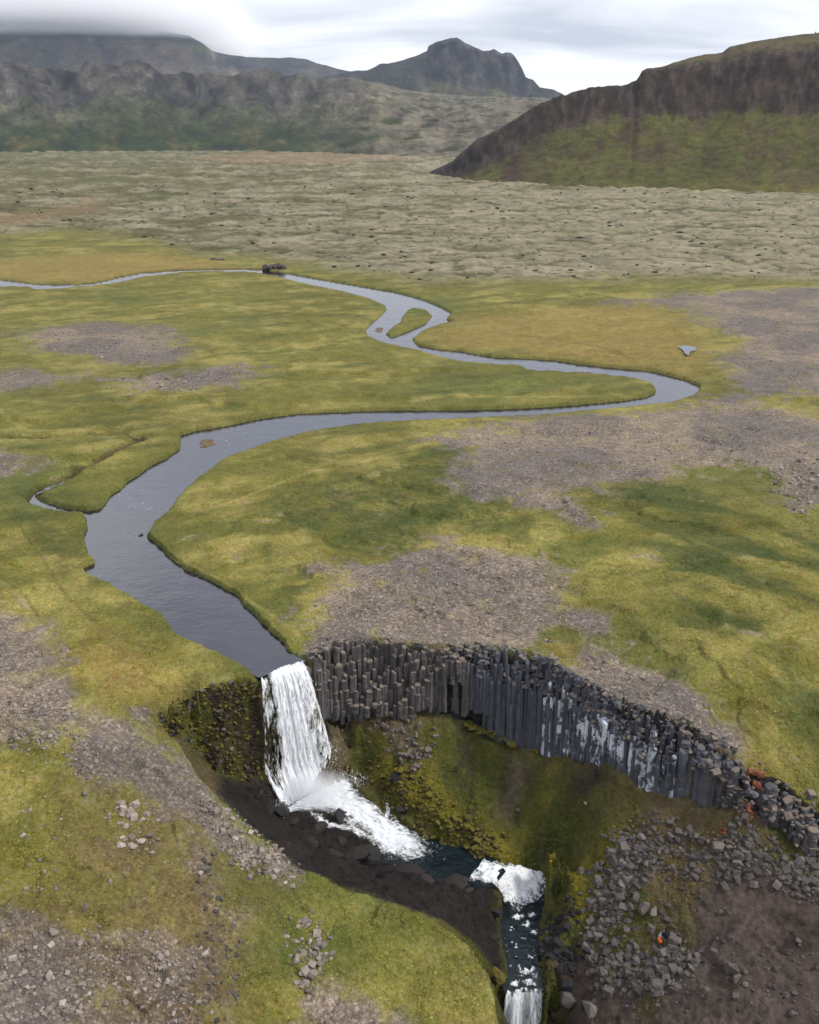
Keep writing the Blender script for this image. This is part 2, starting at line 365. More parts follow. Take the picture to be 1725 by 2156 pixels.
    for it in range(6):
        Zp = np.pad(S, 1, mode='edge'); S = 0.5*S+0.125*(Zp[:-2, 1:-1]+Zp[2:, 1:-1]+Zp[1:-1, :-2]+Zp[1:-1, 2:])
    return S*(1-steep)+Z*steep, (x0, y0, res)
GZ, (GX0, GY0, GR) = solve_gorge()
def gorge_z(x, y):
    fx = np.clip((x-GX0)/GR, 0, GZ.shape[1]-1.001); fy = np.clip((y-GY0)/GR, 0, GZ.shape[0]-1.001)
    ix = fx.astype(int); iy = fy.astype(int); fx = fx-ix; fy = fy-iy
    z = (GZ[iy, ix]*(1-fx)+GZ[iy, ix+1]*fx)*(1-fy)+(GZ[iy+1, ix]*(1-fx)+GZ[iy+1, ix+1]*fx)*fy
    fade = sstep(80, 66, np.abs(x))*sstep(140, 128, y)
    return z*fade
LAVA_EDGE = [(-900,500),(-300,500),(0,497),(180,492),(300,508),(420,540),(560,552),(700,588),(900,607),(1150,604),(1350,606),(1500,600),(1725,590),(2100,585),(2600,585)]
_le = flat(LAVA_EDGE); _laz = np.arctan2(_le[:, 0], _le[:, 1]); _lr = np.hypot(_le[:, 0], _le[:, 1])
def lava_mask(x, y):
    az = np.arctan2(x, y); r = np.hypot(x, y)
    edge = np.interp(az, _laz, _lr)
    d = (r-edge)/edge+0.10*fbm(x/45, y/45, 4, 31)
    return sstep(-0.03, 0.10, d)*sstep(1.5, 1.2, np.abs(az))
POOL = flat([(790,1795),(880,1757),(930,1770),(1000,1793),(1060,1812),(1075,1835),(1050,1866),(985,1868),(940,1872),(880,1852),(815,1822)], -13.2)
CH_L = lines([(590,1712,-11.2),(636,1712,-11.35),(682,1716,-11.7),(722,1742,-12.2),(758,1772,-12.7),(790,1800,-13.08),(826,1830,-13.14)]); CH_R = lines([(752,1636,-11.0),(752,1655,-11.1),(786,1690,-11.55),(826,1720,-12.1),(858,1742,-12.75),(892,1764,-13.05),(935,1800,-13.14)])
CA_L = lines([(985,1856,-13.10),(1036,1862,-13.15),(1054,1882,-14.3),(1064,1906,-15.4),(1080,1926,-15.62)]); CA_R = lines([(1020,1811,-13.10),(1056,1817,-13.2),(1104,1828,-14.3),(1150,1846,-15.3),(1160,1880,-15.62)])
ST_L = lines([(1020,1888,-15.72),(1025,1960,-15.9),(1032,2010,-16.1),(1050,2055,-16.4),(1062,2090,-16.7)]); ST_R = lines([(1185,1850,-15.72),(1200,1890,-15.8),(1178,1950,-15.95),(1172,2030,-16.2),(1145,2086,-16.7)])
WCAP = np.full(GZ.shape, 99.0)                   # the bed stays below the running water
for l_, r_, a_, b_, dz in ((CH_L, CH_R, .12, .9, .25), (CA_L, CA_R, .05, .97, .3), (ST_L, ST_R, .2, .70, .3)):
    l2 = smooth_line(l_, 160); r2 = smooth_line(r_, 160); t_ = np.linspace(a_, b_, 60)[None, :, None]; W_ = (l2[:, None]*(1-t_)+r2[:, None]*t_).reshape(-1, 3)
    np.minimum.at(WCAP, (np.clip(((W_[:, 1]-GY0)/GR).astype(int), 0, GZ.shape[0]-1), np.clip(((W_[:, 0]-GX0)/GR).astype(int), 0, GZ.shape[1]-1)), W_[:, 2]-dz)
RIVER_S = np.vstack([RIV_L, RIV_R[::-1]])
SHOALS = [flat(p, WZ) for p in ([(412,932),(430,922),(458,926),(462,936),(440,944),(420,942)], [(786,692),(800,688),(812,692),(808,700),(790,702)], [(1125,781),(1160,777),(1170,782),(1140,785)], [(1185,783),(1235,781),(1262,785),(1220,788)], [(352,1172),(362,1180),(380,1202),(400,1215),(370,1208)])]
def hummock(x, y):
    wx = x+9*fbm(x/40, y/40, 3, 51); wy = y+9*fbm(x/40, y/40, 3, 55)
    a = ridged(wx/58, wy/44, 4, 61); b = fbm(wx/13, wy/11, 4, 71)
    return a*0.55+b*0.75
def lump(x, y):
    return np.abs(noise(x/7+2*noise(x/20, y/20, 92), y/7, 91))*0.7+np.abs(noise(x/15, y/15+noise(x/30, y/30, 94), 93))*1.0-0.45
def height(x, y, full=True):
    """terrain height; returns z and a dict of masks"""
    x = np.asarray(x, float); y = np.asarray(y, float)
    z0 = gorge_z(x, y); r = np.hypot(x, y)
    dr = sdf(x, y, RIVER_S, 14.0)
    di = sdf(x, y, ISLE, 14.0)
    wob = (0.35*noise(x/2.3, y/2.3, 5)+0.2*noise(x/.7, y/.7, 6))*sstep(190, 90, r)
    kk = np.clip(r/120, 0.7, 2.0)
    dr2 = np.where(np.abs(di) < 13.9, np.maximum(dr, -di), dr)+wob*0.6+0.0*kk-0.12*kk
    lav = lava_mask(x, y)
    hm = hummock(x, y)
    plate = (z0 > -1.0)
    und = 0.45*fbm(x/28, y/28, 3, 2)+0.10*fbm(x/5, y/5, 3, 4)+sstep(150, 90, r)*(0.16*fbm(x/1.5, y/1.5, 3, 9)+0.05*noise(x/.42, y/.42, 10))
    tr_ = fbm(x/22+3, y/15, 4, 47); und = und+0.5*sstep(0.02, 0.09, tr_)*sstep(300, 150, r)+0.25*sstep(-.2, -.14, fbm(x/9, y/7, 3, 48))*sstep(180, 90, r)
    away = sstep(0.0, 10.0, dr2)
    z = z0+und*(0.12+0.88*away)
    # diagonal swells on the right hillside
    hs = sstep(14, 30, x)*sstep(60, 68, y)*sstep(125, 95, y)
    dgl = (x*0.75+y*0.66); z = z+hs*(0.55*noise(dgl/7.0, (x*-.66+y*.75)/22, 14)+0.22*fbm(dgl/2.6, (x*-.66+y*.75)/5, 3, 15))
    # lava field hummocks
    z = z+lav*(np.maximum(hm, -0.5)*lerp(0.75, 4.5, sstep(330, 1200, r))+0.3+1.0*lump(x, y))
    # rough ground in the gorge
    gor = sstep(-1.0, -3.0, z0)
    gy = gorge_z(x, y+0.4)-gorge_z(x, y-0.4); gx = gorge_z(x+0.4, y)-gorge_z(x-0.4, y); slope = np.hypot(gx, gy)/0.8
    steep = sstep(1.5, 2.7, slope)
    z = z+gor*(0.42*fbm(x/2.3, y/2.3, 4, 21)+0.16*fbm(x/.7, y/.7, 3, 24))*(1-0.5*steep)
    # river bed
    bank = sstep(-0.3*kk, 0.28*kk, dr2)
    zr = np.where((y > 66) | (dr2 > 0), np.minimum(z, lerp(-1.15, z+0.05*np.exp(-np.maximum(dr2, 0)/2.5), bank)), z)
    z = np.where(z0 > -1.2, zr, z)
    for pg in SHOALS:
        ds = sdf(x, y, pg, 4.0)+0.5*noise(x/1.2, y/1.2, 44)
        z = np.where(ds < 1.0, np.maximum(z, lerp(WZ+0.10, z, sstep(-0.6, 0.6, ds))+0*z), z)
    # brook on the left meadow
    db = dline(x, y, BROOK, 4.0)
    z = z-(1-sstep(0.35, 1.3, db+0.3*noise(x/.9, y/.9, 8)))*0.75*sstep(-2, 1, dr2)
    # pool
    dp = sdf(x, y, POOL, 5.0)+0.5*noise(x/1.6, y/1.6, 33)+0.2*noise(x/.5, y/.5, 34)
    z = np.where(dp < 0.5, np.minimum(z, lerp(-14.2, z, sstep(-1.2, 0.5, dp))), z)
    z = np.where((np.abs(x) < 78) & (y > 12) & (y < 138), np.minimum(z, WCAP[np.clip(((y-GY0)/GR).astype(int), 0, GZ.shape[0]-1), np.clip(((x-GX0)/GR).astype(int), 0, GZ.shape[1]-1)]), z)
    return z, dict(dr=dr2, lav=lav, hm=hm, slope=slope, gor=gor, z0=z0, r=r, db=db, steep=steep)
def hz(x, y): return height(np.array([x]), np.array([y]))[0][0]
def ground(u, v, t0=30.0, t1=400.0):
    """where the sight line of a photo pixel meets the terrain"""
    d = ray(u, v); d = d/np.linalg.norm(d)
    t = np.arange(t0, t1, 0.25); X = d[0]*t; Y = d[1]*t; Z = CAMZ+d[2]*t
    g = gorge_z(X, Y)
    hit = np.nonzero(Z < g)[0]
    if len(hit) == 0: return np.array([X[-1], Y[-1], Z[-1]])
    i = hit[0]; 
    if i > 0:
        a = Z[i-1]-g[i-1]; b = g[i]-Z[i]; f = a/(a+b+1e-9); tt = lerp(t[i-1], t[i], f)
    else: tt = t[0]
    return np.array([d[0]*tt, d[1]*tt, CAMZ+d[2]*tt])
def gpoly(pts): return np.array([ground(*p)[:2] if p[1] > 640 else at(p[0], p[1], 0)[:2] for p in pts])

# --- patches of ground cover, traced on the ground
GRAVEL = [
 [(880,930),(990,900),(1160,882),(1320,867),(1420,857),(1530,838),(1725,870),(1950,880),(1950,1070),(1660,1060),(1620,1000),(1500,985),(1400,1015),(1330,1010),(1250,1035),(1190,1030),(1235,1110),(1160,1075),(1090,1060),(1000,1045),(960,990),(980,950)],
 [(1310,635),(1400,622),(1500,612),(1725,605),(2050,605),(2050,840),(1600,835),(1540,805),(1520,760),(1560,720),(1480,680),(1460,650),(1380,640)],
 [(620,1180),(720,1195),(850,1190),(880,1150),(950,1130),(1080,1165),(1150,1170),(1185,1240),(1150,1330),(1140,1390),(1050,1375),(850,1362),(670,1380),(645,1320),(650,1270),(690,1230),(640,1200)],
 [(1210,1290),(1250,1300),(1290,1360),(1400,1430),(1480,1500),(1545,1570),(1470,1558),(1400,1522),(1300,1476),(1240,1440),(1180,1410),(1250,1390),(1225,1340)],
 [(40,700),(190,680),(370,700),(390,755),(240,772),(190,745),(60,735)],
 [(-200,790),(0,785),(190,785),(150,800),(0,825),(-200,830)],
 [(250,800),(430,785),(490,765),(535,785),(500,815),(410,825),(310,825),(265,840)],
 [(-250,1265),(0,1280),(60,1300),(110,1350),(120,1430),(170,1490),(260,1530),(330,1580),(390,1640),(450,1700),(550,1790),(635,1845),(600,1875),(480,1800),(420,1750),(330,1700),(270,1640),(170,1640),(160,1570),(0,1555),(-250,1550)],
 [(-250,1940),(0,1955),(120,1985),(250,2005),(330,1965),(420,2030),(440,2156),(420,2300),(-250,2300)],
 [(400,1750),(440,1790),(436,1900),(490,2000),(480,2200),(425,2200),(420,1950),(405,1850)],
 [(700,2090),(790,2115),(850,2160),(870,2260),(650,2260),(620,2120)],
 [(-200,955),(0,960),(70,985),(0,1010),(-200,1010)],
 [(480,1945),(520,1950),(510,1995),(470,2000)],
]
DARKGREEN = [
 [(530,1070),(600,1040),(800,985),(900,945),(985,925),(1000,990),(1080,1060),(1150,1120),(1100,1150),(950,1120),(860,1170),(760,1165),(640,1130),(550,1110)],
 [(540,1140),(590,1190),(635,1250),(655,1345),(610,1310),(600,1250),(555,1200)],  # left-facing escarpment: slope shadow put into the dark green
 [(1190,1040),(1350,1010),(1500,1010),(1575,1060),(1480,1085),(1330,1062)],
 [(1620,1110),(1725,1090),(1850,1100),(1850,1230),(1680,1180)],
 [(20,1050),(100,1100),(160,1170),(230,1240),(360,1330),(380,1350),(280,1285),(180,1225),(90,1160)],
 [(600,1940),(640,1930),(655,2020),(620,2090),(560,2090),(560,2000)],
 [(330,1495),(400,1450),(430,1440),(400,1475),(350,1525)],
]
OCHRE = [
 [(-400,545),(0,548),(200,535),(330,533),(470,558),(530,566),(300,576),(200,598),(0,590),(-400,582)],
 [(950,680),(1150,650),(1400,640),(1470,690),(1490,790),(1440,795),(1330,770),(1100,745),(900,720)],
 [(1140,1360),(1180,1345),(1250,1400),(1290,1445),(1230,1430),(1160,1390)],
 [(1520,1545),(1600,1590),(1680,1600),(1650,1640),(1590,1620)],
 [(200,1340),(330,1420),(420,1460),(330,1490),(230,1480),(150,1420)],
]
GRASSY = [  # green turf inside the gorge and on the near knoll
 [(960,1540),(1090,1600),(1200,1625),(1330,1700),(1330,1760),(1250,1800),(1180,1810),(1080,1780),(1000,1700),(930,1650),(880,1560)],
 [(640,1850),(760,1900),(900,1955),(1000,2020),(1040,2110),(1020,2250),(900,2250),(780,2110),(700,2060),(640,1960),(600,1880)],
]
ROCKFLOOR = [[(470,1640),(560,1615),(640,1690),(800,1790),(890,1830),(1010,1855),(1060,1900),(1060,2000),(1070,2200),(1040,2300),(1050,2110),(1000,2010),(900,1945),(760,1892),(640,1845),(540,1775),(470,1702)]]
SOIL = [[(1480,1890),(1560,1830),(1725,1860),(1950,1900),(1950,2350),(1360,2350),(1390,2120),(1480,2060),(1490,1960)],
        [(1150,2000),(1250,1990),(1330,2100),(1360,2300),(1150,2300)]]
MOSS = [[(740,1560),(860,1610),(960,1690),(1050,1745),(1200,1840),(1230,1900),(1190,1900),(1120,1830),(1000,1800),(900,1740),(820,1690),(760,1620)],
        [(1160,1840),(1280,1790),(1320,1830),(1260,1900),(1220,1960),(1190,1900)]]
SCREE = [[(1060,1572),(1120,1592),(1128,1640),(1090,1715),(1040,1738),(1046,1680),(1062,1620)], [(690,1545),(760,1540),(860,1560),(880,1600),(800,1590),(740,1600)]]
DRY = [[(150,1640),(330,1690),(470,1780),(600,1890),(560,1960),(500,2200),(200,2200),(130,1900),(120,1750)], [(0,1900),(200,1880),(300,1980),(0,2000)], [(1190,1560),(1330,1680),(1500,1700),(1600,1780),(1450,1900),(1330,1840),(1300,1760)]]
TAN = [[(400,335),(700,306),(860,303),(900,332),(700,346),(480,346)], [(130,442),(180,415),(232,425),(220,447),(150,462),(0,482),(-300,492),(-300,474)]]

C = dict(grass=srgb(122,117,56)*0.54, yellow=srgb(154,143,80)*0.60, green=srgb(92,103,50)*0.53, dark=srgb(74,88,46)*0.49,
         gravel=srgb(124,114,106)*0.52, gravel2=srgb(148,132,115)*0.55, soil=srgb(106,92,84)*0.33, rock=srgb(58,52,49)*0.38,
         lava=srgb(152,143,116)*0.54, lavag=srgb(102,98,52)*0.43, moss=srgb(122,114,34)*0.48, tan=srgb(148,122,92)*0.54, black=srgb(54,52,52)*0.5,
         turf=srgb(92,95,42)*0.44, ochre=srgb(158,135,76)*0.55)
TRACKS = [([(-60,1020),(0,1062),(40,1110),(90,1180),(130,1240),(190,1300),(260,1345),(330,1372),(400,1400)], .22, 'd'), ([(0,1225),(60,1270),(105,1330)], .2, 'd'),
          ([(190,1805),(205,1825),(240,1860),(280,1900),(312,1930)], .42, 't'), ([(470,1066),(540,1042),(650,1000),(720,985),(800,967),(900,935)], .45, 'p'), ([(372,1178),(450,1215),(540,1275),(630,1340)], .3, 'p'),
          ([(0,870),(60,905),(190,905),(270,925)], .5, 'p'), ([(1050,700),(1200,720),(1330,757)], .8, 'd'), ([(870,845),(1000,835),(1200,835),(1300,830)], .9, 'p'), ([(330,590),(500,610),(650,625),(790,640)], .9, 'd'),
          ([(880,645),(1100,640),(1300,640)], .8, 'd'), ([(300,650),(420,640),(600,655),(760,660)], 1.0, 'p')]
def cover(x, y, z, I):
    n1 = fbm(x/14, y/14, 5, 101); n2 = fbm(x/3.2, y/3.2, 4, 111); n3 = fbm(x/45, y/45, 4, 121); n4 = fbm(x/0.9, y/0.9, 3, 131)
    r = I['r']; k = np.clip(r/75, 0.7, 3.5)
    def patch(polys, soft=1.2, wob=1.6):
        m = np.zeros_like(x)
        for pg in polys:
            d = sdf(x, y, gpoly(pg), 14.0*1.0)
            d = d+wob*k*(n2*1.3+n1*1.2+0.5*n4)
            m = np.maximum(m, sstep(soft*k, -soft*k, d))
        return m
    def mixc(a, c, m): return a+(c-a)*m[:, None]
    col = np.tile(C['grass'], (len(x), 1))
    stre = fbm((x*.9+y*.45)/16, (x*-.45+y*.9)/5, 4, 141)
    col = mixc(col, C['yellow'], np.clip(sstep(-0.15, 0.45, n1+0.5*n2+.4*stre), 0, 1)*0.85)
    col = mixc(col, C['green'], sstep(0.1, 0.45, -stre+.3*n1)*0.5)
    col = mixc(col, C['green'], sstep(0.05, 0.5, n3+0.35*n1)*0.7)
    big = fbm(x/32, y/32, 6, 126, 0.7); col = col*(1+0.30*np.clip(big*1.5+0.5*stre, -.8, .8))[:, None]
    g = np.ones_like(x); gr = np.zeros_like(x); rk = np.zeros_like(x)
    col = mixc(col, C['ochre'], patch(OCHRE, 3, 2)*0.7)
    col = mixc(col, C['dark'], patch(DARKGREEN, 1.2, 3.0)*(0.30+0.45*sstep(-.25, .25, n2+.7*n4)))
    hs = sstep(14, 30, x)*sstep(60, 68, y)*sstep(125, 95, y)
    dgl = (x*0.75+y*0.66); st = noise(dgl/7.0, (x*-.66+y*.75)/22, 14)
    st2 = fbm(dgl/2.6, (x*-.66+y*.75)/7, 3, 15); col = mixc(col, C['dark'], hs*sstep(0.08, -0.35, st+.5*st2)*0.75); col = mixc(col, C['yellow'], hs*sstep(0.05, 0.4, st+.6*st2)*0.5)  # olive and yellow grass; lit crests and shaded troughs painted along the swells
    for pts, w_, kind in TRACKS:
        d = dline(x, y, smooth_line(gpoly(pts), 60), 6.0)+0.35*w_*n2+0.2*w_*n4
        col = mixc(col, {'d': srgb(92,86,40)*0.5, 'p': srgb(176,158,92)*0.66, 't': srgb(150,124,88)*0.62}[kind], sstep(w_*1.5, w_*0.1, d)*(0.15+0.4*sstep(-.3, .4, n2+.5*n1)))
    # lush edge along the water
    col = mixc(col, C['green'], np.exp(-np.maximum(I['dr'], 0)/0.5)*0.5)
    # lava field: pale moss on the humps, green in the hollows, black rock scarps
    hmm = I['hm']; lv = I['lav']
    lf = fbm(x/70, y/58, 7, 171, 0.68); lf2 = fbm(x/18, y/15, 5, 176, 0.65)
    lc = mixc(np.tile(C['lavag'], (len(x), 1)), C['lava'], 0.15+0.85*sstep(-0.42, 0.22, 1.25*lf+0.35*lf2+0.3*hmm+0.25*np.clip(x/260, -1, 0.5)-0.16*sstep(420, 900, r)))
    lc = mixc(lc, C['lavag']*0.8, sstep(-0.12, -0.32, lump(x, y))*sstep(900, 500, r)*0.8)
    lc = lc*(1+0.5*np.clip(1.3*lf2+0.8*fbm(x/4, y/4, 3, 181), -.6, .7))[:, None]
    lc = mixc(lc, C['black'], np.maximum(sstep(0.20, 0.40, fbm(x/26, y/18, 4, 151)+0.8*fbm(x/190, y/150, 2, 161)-0.25)*sstep(420, 600, r)*0.75, sstep(0.42, 0.62, fbm(x/3.5, y/3.5, 3, 166))*0.55))
    lc = mixc(lc, C['green'], sstep(0.15, 0.5, n3)*0.45)
    col = mixc(col, lc, lv); rk = np.maximum(rk, lv*0.35)
    m = patch(TAN, 3, 2); col = mixc(col, C['tan'], m*(0.35+0.3*sstep(-.3, .3, n1+n3)))
    # gravel
    m = patch(GRAVEL, 1.5, 2.6); m = np.clip(m*(1-0.45*sstep(0.2, 0.55, n2+.5*n4)), 0, 1)
    m = np.maximum(m, patch([GRAVEL[7]], 1.3, 1.1)*(0.75+0.25*sstep(.3, -.2, n2)))
    gc = mixc(np.tile(C['gravel'], (len(x), 1)), C['gravel2'], sstep(-0.3, 0.4, n1))
    stony = sstep(0.38, 0.6, n2+0.4*n1)*0.5*(r < 140)
    m = np.maximum(m, stony*(1-lv))
    col = mixc(col, gc, m); gr = np.maximum(gr, m); g = g*(1-m)
    # inside the gorge
    go = I['gor']
    gc = mixc(np.tile(srgb(96,86,60)*0.5, (len(x), 1)), C['turf'], sstep(-0.3, 0.3, n2+n1))
    inner = go*(sdf(x, y, GORGE_IN, 6.0) < 0)
    col = mixc(col, gc, inner)
    col = mixc(col, C['turf'], patch(GRASSY[:1], 1.2, 1.2)*0.9)
    col = mixc(col, srgb(70,62,50)*0.45, inner*sstep(0.12, 0.45, n2+.7*n4)*0.7); col = mixc(col, srgb(132,128,44)*0.5, inner*sstep(0.15, 0.5, -n2+.5*n1)*0.45)
    m = patch(SCREE, 0.9, 1.2); col = mixc(col, srgb(104,90,78)*0.5, m*0.85); g = g*(1-m); gr = np.maximum(gr, m*0.6)
    m = patch(DRY, 3.0, 2.5)*(0.35+0.5*sstep(-.35, .35, n2+.6*n4+.4*n1)); col = mixc(col, srgb(116,99,70)*0.46, m); g = g*(1-.4*m); gr = np.maximum(gr, m*.5)
    m = patch(SOIL, 1.0, 1.6); col = mixc(col, mixc(np.tile(C['soil'], (len(x), 1)), srgb(96,76,60)*0.38, sstep(-.2, .4, n1)), m); col = mixc(col, srgb(62,52,46)*0.36, m*sstep(.1, .45, n2+.6*n4)*.7); g = g*(1-m); gr = np.maximum(gr, m*0.25)
    m = patch(MOSS, 1.0, 1.2); col = mixc(col, mixc(np.tile(C['moss'], (len(x), 1)), srgb(60,50,30)*0.5, sstep(0.0, .45, n2+.4*n4)), m)
    m = patch(ROCKFLOOR, 0.7, 0.7); rc = mixc(np.tile(C['rock'], (len(x), 1)), srgb(96,80,40)*0.5, sstep(0.2, 0.55, n1+n2*.6))
    col = mixc(col, rc, m); g = g*(1-m); rk = np.maximum(rk, m); gr = gr*(1-m)
    # steep walls
    s = I['steep']*sstep(-0.4, -1.0, I['z0']); wet = sstep(-8, 2, x)
    wallc = mixc(np.tile(srgb(92,92,34)*0.5, (len(x), 1)), srgb(62,52,40)*0.5, sstep(-0.1, 0.35, n2+n4*.6))
    near = dline(x, y, RIMC, 6.0); wallc = mixc(wallc, C['turf'], sstep(1.4, 2.2, near)*sstep(-7.5, -4.5, x)*0.85); wallc = mixc(wallc, C['black'], sstep(2.0, 1.2, near)*sstep(-7.5, -4.5, x))
    col = mixc(col, wallc, s); rk = np.maximum(rk, s*0.9); g = g*(1-0.5*s); gr = gr*(1-s)
    # river bed, brook mud, cut banks
    m = sstep(0.05, -0.25, I['dr']); col = mixc(col, srgb(66,62,62)*0.45, m); col = mixc(col, srgb(126,108,84)*0.5, m*sstep(WZ-.12, WZ-.02, z)*(I['z0'] > -1)); gr = np.maximum(gr, m); g = g*(1-m)
    m = (1-sstep(0.5, 1.1, I['db']))*0.8; col = mixc(col, srgb(70,56,40)*0.5, m); g = g*(1-m)
    return np.clip(col, 0.005, 1), np.stack([gr, g, rk], 1)
RIMC = smooth_line(lines(RIM_R), 120)[:, :2]
GORGE_IN = np.vstack([smooth_line(lines(RIM_R), 60)[:, :2], at(1800,2350,-15)[:2][None], at(1055,2350,-20)[:2][None],
    lines([(1030,2062,-12.2),(1000,2012,-11.5),(900,1945,-10.7),(800,1905,-10.2),(640,1842,-8.9),(530,1772,-7.4),(470,1702,-6.2),(420,1645,-5.1),(372,1575,-4.0),(352,1545,-3.6),(340,1500,-1),(440,1450,-.3),(545,1433,-.4)])[:, :2]])

def build_terrain():
    # fan-shaped sheet about the point below the viewpoint: rows get longer with distance
    vr = np.concatenate([np.arange(2330, 1300, -2.0), np.arange(1300, 560, -2.2), np.arange(560, 300, -1.6)])
    rr = []
    for v in vr:
        d = ray(IMW/2, v); t = -(CAMZ+lerp(9.0, 0, sstep(2156, 1400, v)))/d[2]; rr.append(d[1]*t)
    rr = np.array(rr); rr = np.concatenate([np.linspace(2, rr[0]-1.2, 22), rr])
    rr = np.concatenate([rr, rr[-1]*np.geomspace(1.03, 12, 40)])
    fine = np.linspace(-26, 26, 700)
    side = 26+np.cumsum(np.geomspace(0.1, 16, 40)); side = side[side < 178]
    az = np.radians(np.concatenate([-side[::-1], fine, side]))
    R, A = np.meshgrid(rr, az, indexing='ij')
    x = (R*np.sin(A)).ravel(); y = (R*np.cos(A)).ravel()
    z, I = height(x, y)
    col, cov = cover(x, y, z, I)
    o = mesh_obj('ground', np.stack([x, y, z], 1), grid_faces(len(rr), len(az), wrap=True)[:, ::-1], M_TERRAIN, smooth=True)
    set_attr(o, 'albedo', col); set_attr(o, 'cover', cov)
    tag(o, kind='structure', label='grass, gravel and moss covered valley floor with gorge', cat='ground')
    r = np.hypot(x, y); az_ = np.abs(np.arctan2(x, y))
    ok = np.nonzero((r < 135) & (az_ < 0.58) & (cov[:, 1] > 0.45) & (I['dr'] > 0.3))[0]
    wt = cov[ok, 1]*np.clip(r[ok], 30, 135)**1.6*(0.15+sstep(-.3, .35, fbm(x[ok]/3, y[ok]/3, 3, 191))); k = np.random.default_rng(3).choice(ok, 70000, p=wt/wt.sum())
    return np.stack([x, y, z], 1)[k], col[k]
TUFT_P, TUFT_C = build_terrain()
def build_tufts():
    rg = np.random.default_rng(4); n = len(TUFT_P); q = 5
    h = 0.03+0.08*rg.random(n)**1.5; a0 = rg.uniform(0, 6.28, n); rad = 0.05+0.11*rg.random(n)**1.5
    V = np.zeros((n, q+1, 3)); V[:, q] = TUFT_P+np.stack([rg.normal(size=n)*.04, rg.normal(size=n)*.04, h], 1)
    for k in range(q):
        a = a0+6.283*k/q; rr_ = rad*rg.uniform(.6, 1.3, n)
        V[:, k] = TUFT_P+np.stack([np.cos(a)*rr_, np.sin(a)*rr_, np.full(n, -.03)], 1)
    b = np.arange(n)[:, None]*(q+1)
    F = np.concatenate([np.concatenate([b+k, b+(k+1) % q, b+q], 1) for k in range(q)])
    o = mesh_obj('grass_tufts', V.reshape(-1, 3), F, M_TUFT, smooth=True)
    c = TUFT_C*(1+rg.normal(size=(n, 1))*0.20)*np.array([1.06, 1.04, 0.95]); set_attr(o, 'albedo', np.repeat(np.clip(c, .01, 1), q+1, axis=0))
    tag(o, 'short grass tufts covering the meadows', 'grass', kind='stuff')
build_tufts()

# ------------------------------------------------------------------ hills and mountains
def azel(u, v):
    d = ray(u, v); return math.atan2(d[0], d[1]), d[2]/math.hypot(d[0], d[1])
def build_hill(name, sky, rb, rr, prof, colour, gull, ncol, nrow, mat, label, back=0.5, seed=0, az_pad=None):
    """sky: skyline pixels; rb, rr: base and ridge distance as functions of azimuth fraction; prof(s, a): height share"""
    A = np.array([azel(u, v) for u, v in sky]); 
    az = np.linspace(A[0, 0], A[-1, 0], ncol); el = np.interp(az, A[:, 0], A[:, 1])
    uu = np.interp(az, A[:, 0], [p[0] for p in sky]); el = el+0.0011*fbm(az*90+seed, az*0+seed, 4, 801)
    s = np.concatenate([np.linspace(0, 1, nrow), 1+np.linspace(0.02, back, nrow//5)])
    S, AZ = np.meshgrid(s, az, indexing='ij'); U = np.tile(uu, (len(s), 1))
    RB = rb(U); RR = rr(U); R = RB+(RR-RB)*S
    HR = CAMZ+RR*np.tile(el, (len(s), 1))
    jag = 1.0
    P = np.where(S <= 1, prof(np.minimum(S, 1), U), 1-0.9*sstep(1.0, 1+back, S))
    X = R*np.sin(AZ); Y = R*np.cos(AZ)
    env = np.sin(np.pi*np.clip(S, 0, 1))**0.7*(S < 1)
    Z0 = (HR+6)*P
    G = gull(X, Y, S, U, AZ)+(2.0+0.0030*R)*ridged(X/(0.024*R.mean())+2, Y/(0.030*R.mean())+Z0/(0.02*R.mean()), 5, 805)*sstep(0, .1, S)
    G = G*np.clip((1-P)*6, 0, 1)*np.clip(HR/70, 0, 1)
    Z = -6+(HR+6)*P+env*G
    # push gullies into the slope too
    dR = env*G*0.8; X = X+dR*np.sin(AZ); Y = Y+dR*np.cos(AZ)
    o = mesh_obj(name, np.stack([X, Y, Z], -1).reshape(-1, 3), grid_faces(len(s), ncol)[:, ::-1], mat, smooth=True)
    gz, _ = np.gradient(Z); gr_, _ = np.gradient(R); sl = np.abs(gz/(gr_+1e-6))
    c = colour(X, Y, Z, S, U, sl, P, G)
    tt_ = np.arctan2(X, Y)*R; c = c*(1+(0.55 if name == 'right_hill' else 1.1)*np.clip(fbm(tt_/(0.018*R), Z/(0.010*R), 6, 811, 0.72), -.65, .8))[..., None]
    if name != 'right_hill': mu = c.mean((0, 1)); c = mu*0.86*(np.clip(c, .004, 1)/mu)**1.35
    c = np.clip(c, 0.006, 1)
    set_attr(o, 'albedo', c.reshape(-1, 3)); tag(o, label=label, cat='mountain' if 'mount' in name or 'peak' in name else 'hill', kind='structure')
    return o
def mixc3(a, c, m): return a+(np.asarray(c)-a)*np.asarray(m)[..., None]

